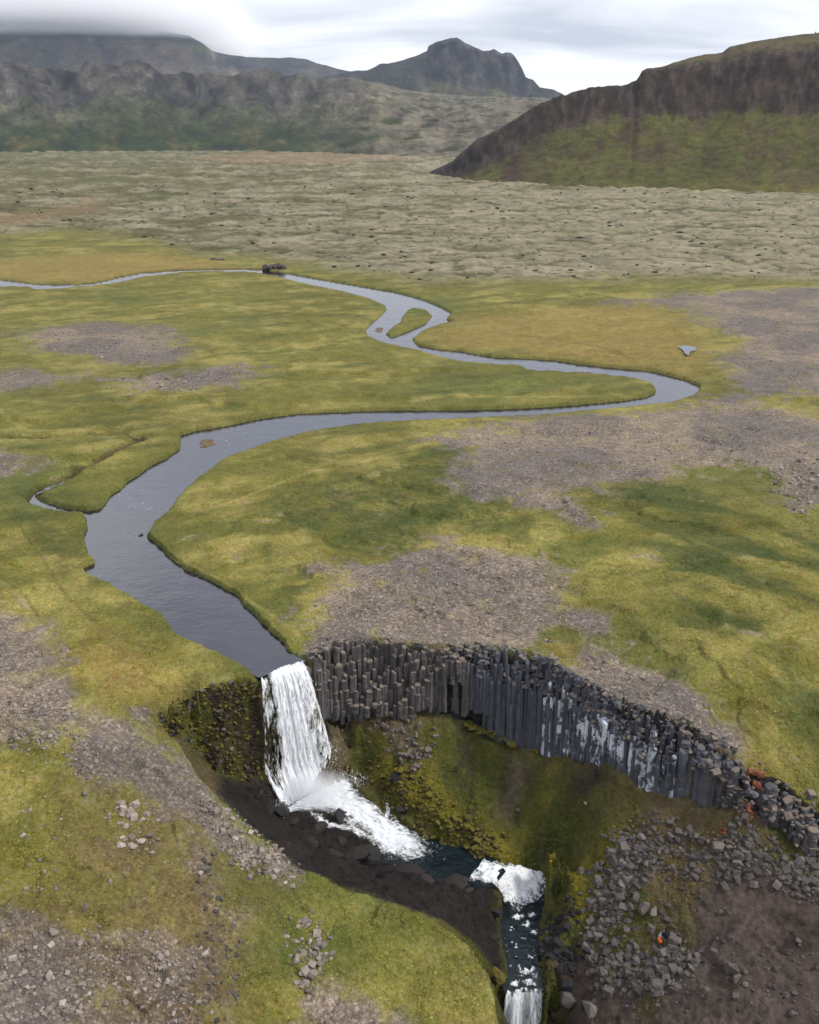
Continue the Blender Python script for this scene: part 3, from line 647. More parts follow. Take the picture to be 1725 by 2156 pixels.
M_HILL = mat_hill('hill_cover', 0.03, 3.0); M_FAR = mat_hill('mountain_cover', 0.018, 10.0)
RH_SKY = [(800,398),(862,376),(905,362),(952,340),(1002,295),(1062,265),(1102,240),(1142,220),(1212,197),(1257,186),(1312,184),(1342,170),(1354,150),(1392,142),(1462,120),(1522,111),(1537,100),(1577,90),(1642,80),(1682,75),(1725,70),(1800,62),(1950,70),(2150,110),(2400,180),(2600,260)]
def rh_prof(s, u):
    cb = np.interp(u, [880, 1000, 1160, 1290, 1450, 1700], [0.25, 0.45, 0.52, 0.58, 0.46, 0.42]); ct = np.interp(u, [880, 1160, 1290, 1400, 1450, 1600, 1725], [0.9, 0.97, 0.92, 0.86, 0.78, 0.72, 0.72])
    s1, s2 = 0.50, 0.60
    low = cb*(s/s1)**1.25; mid = cb+(ct-cb)*((s-s1)/(s2-s1)); top = ct+(1-ct)*(1-(1-np.clip((s-s2)/(1-s2), 0, 1))**1.8)
    return np.where(s < s1, low, np.where(s < s2, mid, top))
def rh_g(X, Y, S, U, AZ):
    t = AZ*1100
    b = sstep(0.40, 0.52, S)*sstep(0.85, 0.6, S)
    return b*(5*ridged(t/30, S*5, 4, 201)+2.5*ridged(t/9, S*9, 3, 205))+b*1.6*ridged(t/4.5, S*26, 3, 208)+sstep(0.0, 0.3, S)*(3.5*fbm(t/40, S*5, 4, 210)+1.3*fbm(t/9, S*18, 3, 215))
def rh_c(X, Y, Z, S, U, sl, P, G):
    t = np.arctan2(X, Y)*1100
    n1 = fbm(t/30, Z/14, 5, 221); n2 = fbm(t/7, Z/9, 4, 231)
    c = np.tile(srgb(102,102,52)*0.40, S.shape+(1,))
    c = mixc3(c, srgb(92,80,60)*0.45, sstep(0.0, 0.5, n1+0.3*n2+0.3*(S-0.3)))
    c = mixc3(c, srgb(130,118,60)*0.5, sstep(0.2, 0.0, S)*sstep(1500, 1720, U)*0.8)  # yellow grass at the right foot, its sunlit brightness painted in
    c = mixc3(c, srgb(66,56,50)*0.42, sstep(0.47, 0.51, S+0.05*n1)*sstep(0.80, 0.62, S+0.10*n2))
    c = mixc3(c, srgb(96,86,58)*0.5, sstep(0.62, 0.8, S+0.12*n1))
    c = mixc3(c, srgb(58,50,46)*0.4, sstep(1260, 1000, U+60*n1)*sstep(0.30, 0.46, S+.1*n2))
    tw = t+9*fbm(t/25, Z/18, 3, 243); rs = ridged(tw/11, Z/34, 5, 241)+0.35*n1; band = sstep(0.44, 0.5, S)*sstep(0.85, 0.65, S)
    c = mixc3(c, srgb(100,86,74)*0.5, band*sstep(0.30, 0.75, rs)*0.55); c = mixc3(c, srgb(42,37,36)*0.4, band*sstep(0.15, -0.35, rs)*0.7)
    fl = ridged(t/34+1.2*n1, Z/22+0.8*n2, 4, 245); lo = sstep(0.05, 0.15, S)*sstep(0.5, 0.4, S)
    c = mixc3(c, srgb(92,70,56)*0.42, lo*sstep(0.35, 0.8, fl+0.5*n1)*0.45); c = mixc3(c, srgb(94,100,46)*0.44, lo*sstep(0.2, -0.3, fl-0.4*n1)*0.7)
    c = mixc3(c, srgb(64,54,52)*0.4, sstep(0.08, 0.02, S+0.04*n2)*sstep(0.0, 0.25, n1+0.1))
    return c
build_hill('right_hill', RH_SKY, lambda u: np.interp(u, [800, 880, 1000, 1170, 1600, 2600], [930, 905, 800, 745, 700, 640]), lambda u: np.interp(u, [800, 1000, 1200, 1500, 2000, 2600], [960, 1010, 1060, 1080, 1060, 950]),
    rh_prof, rh_c, rh_g, 520, 150, M_HILL, 'dark craggy hill with olive grass skirt on the right')

FH_SKY = [(-900,150),(-500,146),(-150,143),(0,143),(60,144),(120,145),(180,144),(250,141),(290,146),(330,155),(380,158),(440,163),(520,166),(600,168),(680,166),(740,163),(800,175),(860,190),(950,200),(1050,204),(1150,206),(1250,212),(1400,214),(1700,220),(2100,220)]
def fh_prof(s, u):
    st = sstep(900, 500, u)
    a = np.where(s < 0.34, 0.30*(s/0.34)**1.2, np.where(s < 0.5, 0.30+0.48*((s-0.34)/0.16), 0.78+0.22*np.clip((s-0.5)/0.5, 0, 1)))
    b = s**0.85
    return lerp(b, a, st)
def fh_g(X, Y, S, U, AZ):
    t = AZ*2100+70*fbm(X/260, Y/260+S*3, 4, 307); st = sstep(950, 550, U)
    big = ridged(t/150+0.3*S, S*1.2, 4, 301)*52+ridged(t/48, S*3, 4, 305)*20
    return st*big*sstep(0.05, 0.3, S)*sstep(0.62, 0.40, S)+(1-0.5*st)*(13*fbm(X/110, Y/110, 5, 311)+6*ridged(X/60, Y/60, 4, 315))*sstep(0.0, 0.15, S)
def fh_c(X, Y, Z, S, U, sl, P, G):
    t = np.arctan2(X, Y)*2100
    n1 = fbm(t/90, Z/40, 5, 321); n2 = fbm(t/26, Z/22, 4, 331); n3 = fbm(X/60, Y/60, 5, 341)
    st = sstep(900, 560, U+80*n1)
    c = np.tile(srgb(124,116,96)*0.52, S.shape+(1,))                       # mossy lava slope
    c = mixc3(c, srgb(78,80,48)*0.5, sstep(0.0, 0.35, n3+0.3*n2))
    c = mixc3(c, srgb(60,60,62)*0.45, sstep(0.28, 0.5, fbm(X/75, Y/75, 4, 351)))
    l = np.tile(srgb(74,84,46)*0.46, S.shape+(1,))                          # grass skirt
    l = mixc3(l, srgb(104,100,62)*0.5, sstep(0.0, 0.4, n1+n2*.5)*sstep(0.35, 0.1, S))
    cl = sstep(0.30, 0.37, S+0.10*n1)*sstep(0.62, 0.50, S+0.08*n2)
    l = mixc3(l, srgb(52,53,62)*0.42, cl)
    l = mixc3(l, srgb(118,112,100)*0.5, cl*sstep(0.18, 0.42, n2+0.35*n1))
    l = mixc3(l, srgb(102,96,74)*0.5, sstep(0.52, 0.6, S+0.06*n1))
    rb_ = np.clip(G/26, -1, 1); l = mixc3(l, srgb(44,44,52)*0.42, sstep(0.05, -0.5, rb_)*sstep(0.25, 0.35, S)*sstep(0.62, 0.5, S)*0.8); l = mixc3(l, srgb(124,118,100)*0.5, sstep(0.35, 0.85, rb_)*sstep(0.12, 0.3, S)*0.35)  # dark gullies, pale ribs: weak relief shading put into the rock colour
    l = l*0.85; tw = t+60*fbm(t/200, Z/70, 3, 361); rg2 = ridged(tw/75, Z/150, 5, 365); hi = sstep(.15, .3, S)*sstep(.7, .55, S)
    l = mixc3(l, srgb(138,130,112)*0.5, hi*sstep(.35, .8, rg2)*.32); l = mixc3(l, srgb(38,40,46)*0.4, hi*sstep(.1, -.4, rg2)*.75)  # more rib and gully shading painted with a ridged pattern
    c = c+(l-c)*st[..., None]
    return c
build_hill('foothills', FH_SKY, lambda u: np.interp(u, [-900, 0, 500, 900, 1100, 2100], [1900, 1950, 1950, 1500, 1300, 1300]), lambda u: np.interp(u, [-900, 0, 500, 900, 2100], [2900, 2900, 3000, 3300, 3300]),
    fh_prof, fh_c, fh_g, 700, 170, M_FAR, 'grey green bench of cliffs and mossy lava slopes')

CP_SKY = [(560,178),(640,170),(700,158),(740,150),(775,147),(805,134),(830,132),(862,122),(885,114),(899,107),(902,96),(920,88),(937,83),(950,80),(962,79),(972,85),(982,92),(992,95),(997,98),(1008,103),(1017,107),(1030,106),(1040,103),(1048,108),(1057,112),(1066,110),(1075,111),(1083,117),(1090,127),(1100,145),(1107,162),(1122,168),(1137,184),(1150,186),(1167,189),(1192,202),(1240,208),(1320,220)]
def cp_prof(s, u):
    k = sstep(880, 910, u)*sstep(1125, 1100, u)
    a = np.where(s < 0.62, 0.50*(s/0.62)**1.15, np.where(s < 0.74, 0.50+0.40*(s-0.62)/0.12, 0.90+0.10*(s-0.74)/0.26))
    return lerp(s**1.05, a, k)
def cp_g(X, Y, S, U, AZ):
    t = AZ*3700
    return 20*ridged(t/90, S*2.5, 4, 401)*sstep(0.1, 0.5, S)*sstep(1, .8, S)+9*ridged(t/30, S*4, 4, 405)*sstep(0.4, 0.7, S)+5*fbm(X/70, Y/70, 4, 411)
def cp_c(X, Y, Z, S, U, sl, P, G):
    t = np.arctan2(X, Y)*3700; n1 = fbm(t/120, Z/50, 5, 421); n2 = fbm(t/35, Z/60, 4, 431)
    c = np.tile(srgb(84,84,56)*0.45, S.shape+(1,))
    c = mixc3(c, srgb(104,96,84)*0.45, sstep(-0.05, 0.35, n2+n1*.4)*sstep(.15, .4, S))
    k = sstep(870, 905, U)*sstep(1130, 1105, U)
    c = mixc3(c, srgb(58,60,66)*0.42, sstep(0.56, 0.64, S+0.12*n1+0.06*n2)*k)
    rs = ridged(t/60+n1, Z/160, 4, 441); c = mixc3(c, srgb(112,104,92)*0.46, sstep(.3, .8, rs)*sstep(.1, .3, S)*.5); c = mixc3(c, srgb(40,42,48)*0.4, sstep(.1, -.4, rs)*k*sstep(.5, .65, S)*.7)
    c = mixc3(c, srgb(64,68,66)*0.45, (1-k)*sstep(0.3, 0.5, S+0.2*n1)*0.8)
    return c
build_hill('central_peak', CP_SKY, lambda u: np.interp(u, [500, 1300], [3150, 3150]), lambda u: 3900+0*u, cp_prof, cp_c, cp_g, 560, 130, M_FAR, 'craggy flat topped peak in the middle distance')

FR_SKY = [(-1200,60),(-700,58),(-300,60),(-100,66),(0,64),(60,58),(130,54),(220,56),(300,60),(360,66),(400,76),(420,87),(435,98),(445,106),(475,114),(520,120),(565,122),(600,121),(615,121),(645,125),(700,142),(735,150),(780,158),(860,172),(1000,200),(1300,220)]
def fr_prof(s, u): return np.where(s < 0.7, 0.55*(s/0.7)**1.1, 0.55+0.45*(s-0.7)/0.3)
def fr_g(X, Y, S, U, AZ):
    t = AZ*5400+160*fbm(X/500, Y/500+S*2, 4, 507)
    return 60*ridged(t/320, S*1.5, 4, 501)*sstep(0.05, 0.4, S)*sstep(1, .75, S)*sstep(560, 300, U)+24*ridged(t/90, S*3, 4, 505)*sstep(.2, .5, S)*sstep(1.0, .8, S)+12*fbm(X/200, Y/200, 4, 511)
def fr_c(X, Y, Z, S, U, sl, P, G):
    t = np.arctan2(X, Y)*5400; n1 = fbm(t/260, Z/90, 5, 521); n2 = fbm(t/70, Z/120, 4, 531)
    c = np.tile(srgb(78,74,70)*0.45, S.shape+(1,))
    c = mixc3(c, srgb(86,88,60)*0.45, sstep(0.0, 0.4, n1))
    c = mixc3(c, srgb(116,104,92)*0.46, sstep(0.2, 0.5, n2+0.3*n1))
    c = mixc3(c, srgb(56,56,62)*0.42, sstep(0.1, 0.35, -n1+0.4*n2))
    q = np.clip(G/50, -1, 1); c = mixc3(c, srgb(46,46,54)*0.42, sstep(0.0, -0.5, q)*0.8); c = mixc3(c, srgb(128,112,98)*0.46, sstep(0.3, 0.8, q)*0.6)  # gully shade and lighter ribs painted into the rock from the relief
    return c
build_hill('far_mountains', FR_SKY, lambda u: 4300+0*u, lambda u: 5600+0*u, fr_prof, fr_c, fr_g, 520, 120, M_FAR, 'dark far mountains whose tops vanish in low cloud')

# ------------------------------------------------------------------ water
def mat_water(name, deep, bscale, bstr, rough=0.06, stretch=(1, 1, 1), ior=1.33, riffle=0.0):
    m = MT(name)
    a = m.noise(bscale, 3, 0.6, stretch=stretch, dist=0.5); b = m.noise(bscale*0.22, 3, 0.55, stretch=stretch)
    h = m.math('ADD', m.math('MULTIPLY', a, 0.5), b)
    bed = m.noise(0.35, 4, 0.6)
    c = m.mix(m.mr(bed, 0.35, 0.7), deep, tuple(np.array(deep)*2.0+0.003))
    if riffle:
        z1 = m.noise(0.06, 2, 0.5); z2 = m.noise(2.2, 4, 0.7, stretch=(0.6, 2.2, 1), dist=1.0)
        c = m.mix(m.math('MULTIPLY', m.mr(z2, 0.66, 0.74), m.mr(z1, 0.5, 0.6, 0, riffle)), c, (0.62, 0.65, 0.70))
    m.set(c, rough, 0.5, m.bump(h, bstr, 0.25)); m.b.inputs['IOR'].default_value = ior
    return m.m
def _wind(mat):
    t = mat.node_tree; b = t.nodes['Principled BSDF']; n = N(t, 'ShaderNodeTexNoise'); n.inputs['Scale'].default_value = 0.11; n.inputs['Detail'].default_value = 4; n.inputs['Distortion'].default_value = 1.2
    tc = N(t, 'ShaderNodeTexCoord'); t.links.new(tc.outputs['Object'], n.inputs['Vector']); mr = N(t, 'ShaderNodeMapRange'); t.links.new(n.outputs[0], mr.inputs[0])
    for i, q in enumerate((0.4, 0.62, 0.02, 0.10)): mr.inputs[i+1].default_value = q
    t.links.new(mr.outputs[0], b.inputs['Roughness'])
M_RIVER = mat_water('river_water', (0.006, 0.0055, 0.008), 1.3, 0.17, 0.02, (1, 1.7, 1), 1.70, 1.4)
M_POOL = mat_water('pool_water', (0.0024, 0.0055, 0.0068), 2.6, 0.75, 0.06)
_wind(M_RIVER)
def poly_sheet(name, P2, z, mat):
    bm = bmesh.new(); vs = [bm.verts.new((p[0], p[1], z if np.isscalar(z) else z[i])) for i, p in enumerate(P2)]
    es = [bm.edges.new((vs[i], vs[(i+1) % len(vs)])) for i in range(len(vs))]
    bmesh.ops.triangle_fill(bm, use_beauty=True, use_dissolve=False, edges=es, normal=(0, 0, 1))
    for f in bm.faces:
        if f.normal.z < 0: f.normal_flip()
    me = bpy.data.meshes.new(name); bm.to_mesh(me); bm.free(); me.materials.append(mat)
    o = bpy.data.objects.new(name, me); COL.objects.link(o); return o
def ribbon(L, R, n, m):
    """grid between two 3D polylines: rows along the flow, columns across"""
    l = smooth_line(L, n); r = smooth_line(R, n); t = np.linspace(0, 1, m)[None, :, None]
    return l[:, None]*(1-t)+r[:, None]*t
# river: rows across the channel, a little wider than the channel so that the banks cut it
def build_river():
    n = 900
    # pair the banks by walking both
    a = [0]; 
    L = RIV_L; R = RIV_R
    bm_poly = np.vstack([L, R[::-1]])
    o = poly_sheet('river', bm_poly, WZ, M_RIVER)
    # grow outward under the banks
    me = o.data; V = np.array([v.co[:] for v in me.vertices]); P = V[:, :2].copy()
    nrm = np.zeros_like(P); area = 0.5*np.sum(P[:, 0]*np.roll(P[:, 1], -1)-np.roll(P[:, 0], -1)*P[:, 1])
    e = np.roll(P, -1, 0)-P; en = np.stack([e[:, 1], -e[:, 0]], 1)/(np.linalg.norm(e, axis=1, keepdims=True)+1e-9)*np.sign(area)
    nrm = en+np.roll(en, 1, 0); nrm /= np.linalg.norm(nrm, axis=1, keepdims=True)+1e-9
    g = np.clip(np.hypot(P[:, 0], P[:, 1])/120, 0.6, 2.4)*0.45
    g[:2] = 0; g[-2:] = 0; 
    V[:, :2] += nrm*g[:, None]
    me.vertices.foreach_set('co', V.astype(np.float32).ravel()); me.update()
    tag(o, kind='structure', label='meandering river across the meadow', cat='river')
    # last stretch bends over the lip
    G = ribbon(np.vstack([RIV_L[0].tolist()+[WZ], at(548, 1434, -0.5)]), np.vstack([RIV_R[0].tolist()+[WZ], at(645, 1397, -0.5)]), 6, 20)
    return o
build_river()
BR = BROOK
tag(poly_sheet('brook', np.vstack([densify(BR, 1)+np.array([0, .9]), (densify(BR, 1)-np.array([0, .9]))[::-1]]), -0.55, M_RIVER), kind='structure', label='narrow brook joining the river on the left', cat='brook')
POND = flat([(1432,732),(1445,730),(1462,733),(1462,738),(1452,741),(1450,747),(1444,744),(1440,738)], 0.25)
M_POND = mat_water('still_water', (0.01, 0.011, 0.013), 1.0, 0.02, 0.02, ior=4.0)
POND = POND.mean(0)+(POND-POND.mean(0))*1.25
tag(poly_sheet('pond', POND, 0.35, M_POND), kind='structure', label='small bright pond in the right meadow', cat='pond')
pc = POOL.mean(0)
PX = pc+(POOL-pc)*1.22; PX[4:7] = POOL[4:7]-np.array([0.35, 0])
tag(poly_sheet('plunge_pool', PX, -13.2, M_POOL), kind='structure', label='dark teal pool below the main fall', cat='pool')
def sheet(name, G, mat, disp=0.0, dscale=1.0, parent=None, attrs=None, flow=True):
    n, m = G.shape[:2]
    du = np.r_[0, np.cumsum(np.linalg.norm(np.diff(G[:, m//2], axis=0), axis=1))]
    wv = np.linspace(0, 1, m)
    T = np.tile(du[:, None], (1, m)); Wd = np.linalg.norm(G[:, -1]-G[:, 0], axis=1)[:, None]*wv[None]
    o = mesh_obj(name, G.reshape(-1, 3), grid_faces(n, m), mat, parent=parent, smooth=True)
    tt = np.tile(np.linspace(0, 1, n)[:, None], (1, m)); ss = np.tile(wv[None], (n, 1))
    set_attr(o, 'flow', np.stack([Wd, T, ss], -1).reshape(-1, 3))
    if attrs is not None: set_attr(o, 'dens', np.stack([attrs(ss, tt)]*3, -1).reshape(-1, 3))
    return o
def mat_fall(name, sx, sy, seed, thr=0.5, soft=0.2, col=(0.96, 0.97, 0.98), w=(1.4, 1.3, 0.9)):
    m = MT(name)
    fl = m.n('ShaderNodeAttribute'); fl.attribute_name = 'flow'
    h = m.sep(m.attr('dens'))[0]; hs = []
    for k, (kx, ky) in enumerate(((1, 1), (2.7, 3.2), (7.5, 8.5))):
        mp = m.n('ShaderNodeMapping'); mp.inputs['Scale'].default_value = (sx*kx, sy*ky, 0); mp.inputs['Location'].default_value = (seed*(k+1), seed*1.7+k, 0); m.L(fl.outputs['Vector'], mp.inputs[0])
        n_ = m.noise(1.0, 3, 0.6, vec=mp.outputs[0], dist=0.35); hs.append(n_)
        h = m.math('ADD', h, m.math('MULTIPLY', m.math('SUBTRACT', n_, 0.5), w[k]))
    a = m.mr(h, thr-soft, thr+soft, 0, 1, True)
    strand_shade = m.math('ADD', m.math('MULTIPLY', hs[1], 0.6), m.math('MULTIPLY', hs[2], 0.4))
    c = m.mix(m.mr(strand_shade, 0.36, 0.56), tuple(np.array(col)*np.array([0.74, 0.79, 0.86])), col)  # darker bluish tone paints the shadows between strands
    nb = m.bump(h, 0.6, 0.3); m.set(c, 0.75, 0.1, nb)
    tr = m.n('ShaderNodeBsdfTranslucent'); m.L(c, tr.inputs[0]); m.L(nb, tr.inputs[1])
    ms = m.n('ShaderNodeMixShader'); ms.inputs[0].default_value = 0.35; m.L(m.b.outputs[0], ms.inputs[1]); m.L(tr.outputs[0], ms.inputs[2])
    tp = m.n('ShaderNodeBsdfTransparent'); m2 = m.n('ShaderNodeMixShader'); m.L(a, m2.inputs[0]); m.L(tp.outputs[0], m2.inputs[1]); m.L(ms.outputs[0], m2.inputs[2]); m.L(m2.outputs[0], m.out.inputs[0])
    return m.m
M_F1 = mat_fall('falling_water', 1.3, 0.22, 1.3); M_F2 = mat_fall('falling_water_thin', 2.6, 0.30, 5.1, soft=0.24, w=(1.6, 1.6, 1.3)); M_FOAM = mat_fall('white_foam', 0.9, 0.5, 2.2, soft=0.45, w=(1.5, 1.5, 1.3))
STREAMS = [
 [(547,1428,-.45),(549,1434,-.5),(551,1450,-1.1),(553,1530,-4.6),(555,1600,-7.6),(557,1625,-8.4),(575,1665,-9.9),(605,1713,-11.2)],
 [(570,1416,-.45),(572,1424,-.5),(578,1440,-1.1),(590,1530,-4.8),(602,1620,-8.7),(611,1670,-10.6),(618,1700,-11.5)],
 [(595,1404,-.45),(597,1412,-.5),(607,1430,-1.1),(628,1530,-5.1),(645,1620,-9.2),(655,1680,-11.5)],
 [(618,1396,-.45),(620,1404,-.5),(634,1424,-1.1),(660,1530,-5.4),(685,1620,-9.6),(698,1672,-11.5)],
 [(640,1390,-.45),(642,1398,-.5),(654,1420,-1.2),(680,1510,-5),(703,1590,-8.6),(722,1640,-10.7),(745,1652,-11.2)]]
def build_falls():
    n, m = 130, 90
    S = np.stack([smooth_line(lines(p), n) for p in STREAMS], 1)
    G = np.stack([smooth_line(S[i], m) for i in range(n)])
    root = empty('waterfall', tuple(at(655, 1690, -11.5)))
    tag(root, 'tall white waterfall plunging from the river over a basalt lip', 'waterfall')
    M3 = Matrix.Translation(root.location).inverted()
    def d1(s, t): # strands: thin left, dense centre, thin right
        c = np.interp(s, [0, .06, .14, .24, .34, .55, .68, .78, .90, .97, 1], [-0.05, .55, .36, .40, .98, .92, .82, .52, .52, .66, -0.05])
        c = c+0.55*sstep(0.72, 0.95, t)*(0.25+0.75*sstep(.06, .3, s))+0.22*np.exp(-((t-0.06)/0.05)**2)*0.6-0.25*sstep(0.05, 0.0, t)+0.35*sstep(.70, .85, t)*sstep(.15, .3, s)*sstep(1, .8, s)
        return c
    for k, (mat, off, dd) in enumerate(((M_F1, 0.0, 0.0), (M_F2, 0.14, -0.20), (M_F2, -0.12, -0.26))):
        g = G.copy(); T, Sg = np.meshgrid(np.linspace(0, 1, n), np.linspace(0, 1, m), indexing='ij')
        pl = 0.16*noise(Sg*14+k*3, T*1.2, 600+k)+0.07*noise(Sg*40, T*5, 610+k)
        g[..., 1] -= (off+pl)*sstep(0.03, 0.12, T); g[..., 2] += 0.02*k
        sheet('water_curtain', g-np.array(root.location), mat, parent=root, attrs=lambda s, t, dd=dd: d1(s, t)+dd)
    # foot: foaming chute into the pool
    L = CH_L
    R = CH_R
    g = ribbon(L, R, 110, 60); T, Sg = np.meshgrid(np.linspace(0, 1, 110), np.linspace(0, 1, 60), indexing='ij')
    g[..., 2] += 0.16+0.22*fbm(g[..., 0]*1.3, g[..., 1]*1.3, 4, 620)+0.25*np.sin(np.pi*Sg)
    sheet('foam_chute', g-np.array(root.location), M_FOAM, parent=root, attrs=lambda s, t: 1.15*np.sin(np.pi*np.clip(s, 0, 1))**1.3+0.0-0.75*sstep(.78, 1, t)+0.6*sstep(.22, .05, t)-0.35*np.exp(-((s-.25)/.12)**2-((t-.5)/.2)**2))
    # side trickles over the dark rock
    for pts, w_ in (([(650,1716,-11.6),(668,1734,-12.1),(682,1750,-12.4),(708,1757,-12.55),(740,1760,-12.6),(768,1780,-12.8)], 0.45), ([(812,1690,-11.7),(818,1706,-12.0),(815,1724,-12.4),(832,1742,-12.8)], 0.25), ([(700,1712,-11.7),(745,1742,-12.3),(765,1760,-12.7)], 0.3)):
        P = smooth_line(lines(pts), 40); d = np.gradient(P, axis=0); nn = np.stack([-d[:, 1], d[:, 0], 0*d[:, 0]], 1); nn /= np.linalg.norm(nn, axis=1, keepdims=True)+1e-9
        z_, _ = height(P[:, 0], P[:, 1]); P[:, 2] = np.maximum(P[:, 2], z_+0.06)
        g = ribbon(P-nn*w_, P+nn*w_, 40, 8)
        sheet('side_trickle', g-np.array(root.location), M_FOAM, parent=root, attrs=lambda s, t: 0.62*np.sin(np.pi*s)**1.0*np.sin(np.pi*np.clip(t*.9+.05, 0, 1))**.5)
    return root
build_falls()
def build_cascade():
    root = empty('cascade', tuple(at(1090, 1890, -15.6)))
    tag(root, 'short white cascade spilling out of the teal pool', 'cascade')
    L = CA_L
    R = CA_R
    g = ribbon(L, R, 70, 60); g[..., 2] += 0.12+0.34*fbm(g[..., 0]*1.5, g[..., 1]*1.5, 4, 640)
    sheet('foam_chute', g-np.array(root.location), M_FOAM, parent=root, attrs=lambda s, t: 0.25+0.85*np.sin(np.pi*s)**0.9-0.5*np.exp(-((s-.45)/.2)**2)*sstep(.26, .06, t)-.6*sstep(.72, 1, t)+.30*sstep(.2, .5, t)*sstep(.9, .6, t))
    Ls = ST_L; Rs = ST_R
    gs = ribbon(Ls, Rs, 90, 30); gs[..., 2] += 0.03*noise(gs[..., 0]*2, gs[..., 1]*2, 650)
    o = mesh_obj('stream', gs.reshape(-1, 3), grid_faces(90, 30), M_POOL, smooth=True); tag(o, kind='structure', label='dark stream running down the gorge', cat='stream')
    # foam patches on the stream
    sp = empty('rapids', tuple(at(1110, 2040, -16.3))); tag(sp, 'broken white rapids on the stream above the lowest fall', 'rapids')
    for (u, v, w_, h_) in ((1078,1985,20,14),(1060,1972,10,6),(1108,2028,22,26),(1120,2002,13,18),(1090,2015,18,8),(1114,2062,18,14),(1078,1955,14,6),(1104,1972,12,8),(1092,1930,18,8),(1120,1925,12,6),(1085,2070,14,10),(1110,1945,14,8),(1125,1962,10,8),(1070,2000,10,8),(1096,2048,16,10),(1126,2045,10,14),(1105,1995,10,8),(1072,2030,9,8)):
        z = np.interp(v, [1890, 2085], [-15.7, -16.65])+0.10
        A = at(u-w_, v-h_, z); B = at(u+w_, v-h_, z); Cc = at(u-w_, v+h_, z); D = at(u+w_, v+h_, z)
        g = ribbon(np.array([A, Cc]), np.array([B, D]), 22, 22)
        g[..., 2] += 0.10*noise(g[..., 0]*4, g[..., 1]*4, 660)
        T, Sg = np.meshgrid(np.linspace(-1, 1, 22), np.linspace(-1, 1, 22), indexing='ij')
        rad = np.hypot(T, Sg)
        sheet('foam_patch', g-np.array(sp.location), M_FOAM, parent=sp, attrs=lambda s, t: 0.95-1.0*np.hypot(2*s-1, 2*t-1)**1.3)
    lf = empty('lower_waterfall', tuple(at(1100, 2250, -23))); tag(lf, 'lower white waterfall at the bottom edge of the gorge', 'waterfall')
    Ss = []
    for a in np.linspace(0, 1, 5):
        u0 = lerp(1064, 1142, a); v0 = 2092-7*a+6*math.sin(a*9); u1 = lerp(1058, 1150, a)
        p0 = at(u0, v0-8, -16.65); p1 = at(u0, v0, -16.72); d = p1[:2]/np.linalg.norm(p1[:2])
        rows = [p0, p1]+[np.r_[p1[:2]-d*0.55*math.sqrt(q)*1.2+np.array([(a-.5)*0.5*q, 0]), -16.72-6.0*q] for q in (0.08, 0.3, 0.6, 1.0)]
        Ss.append(smooth_line(np.array(rows), 70))
    S = np.stack(Ss, 1); G = np.stack([smooth_line(S[i], 60) for i in range(70)])
    for k, (mat, off, dd) in enumerate(((M_F1, 0, 0.12), (M_F2, 0.12, 0.0))):
        g = G.copy(); T, Sg = np.meshgrid(np.linspace(0, 1, 70), np.linspace(0, 1, 60), indexing='ij')
        g[..., 1] -= off+0.15*noise(Sg*9+k, T*2, 670+k); g[..., 2] += 0.03*k
        sheet('water_curtain', g-np.array(lf.location), mat, parent=lf, attrs=lambda s, t, dd=dd: dd+np.interp(s, [0, .1, .5, .62, .75, .95, 1], [.35, .72, .85, .55, .75, .62, .3])-.35*sstep(.1, .02, t))
build_cascade()
_c = at(1100, 2250, -22.4)[:2]
tag(poly_sheet('lower_pool', np.array([_c+np.array([3.2*math.cos(a), 3.6*math.sin(a)-1.2]) for a in np.linspace(0, 6.1, 16)]), -22.3, M_POOL), kind='structure', label='dark pool under the lower waterfall', cat='pool')

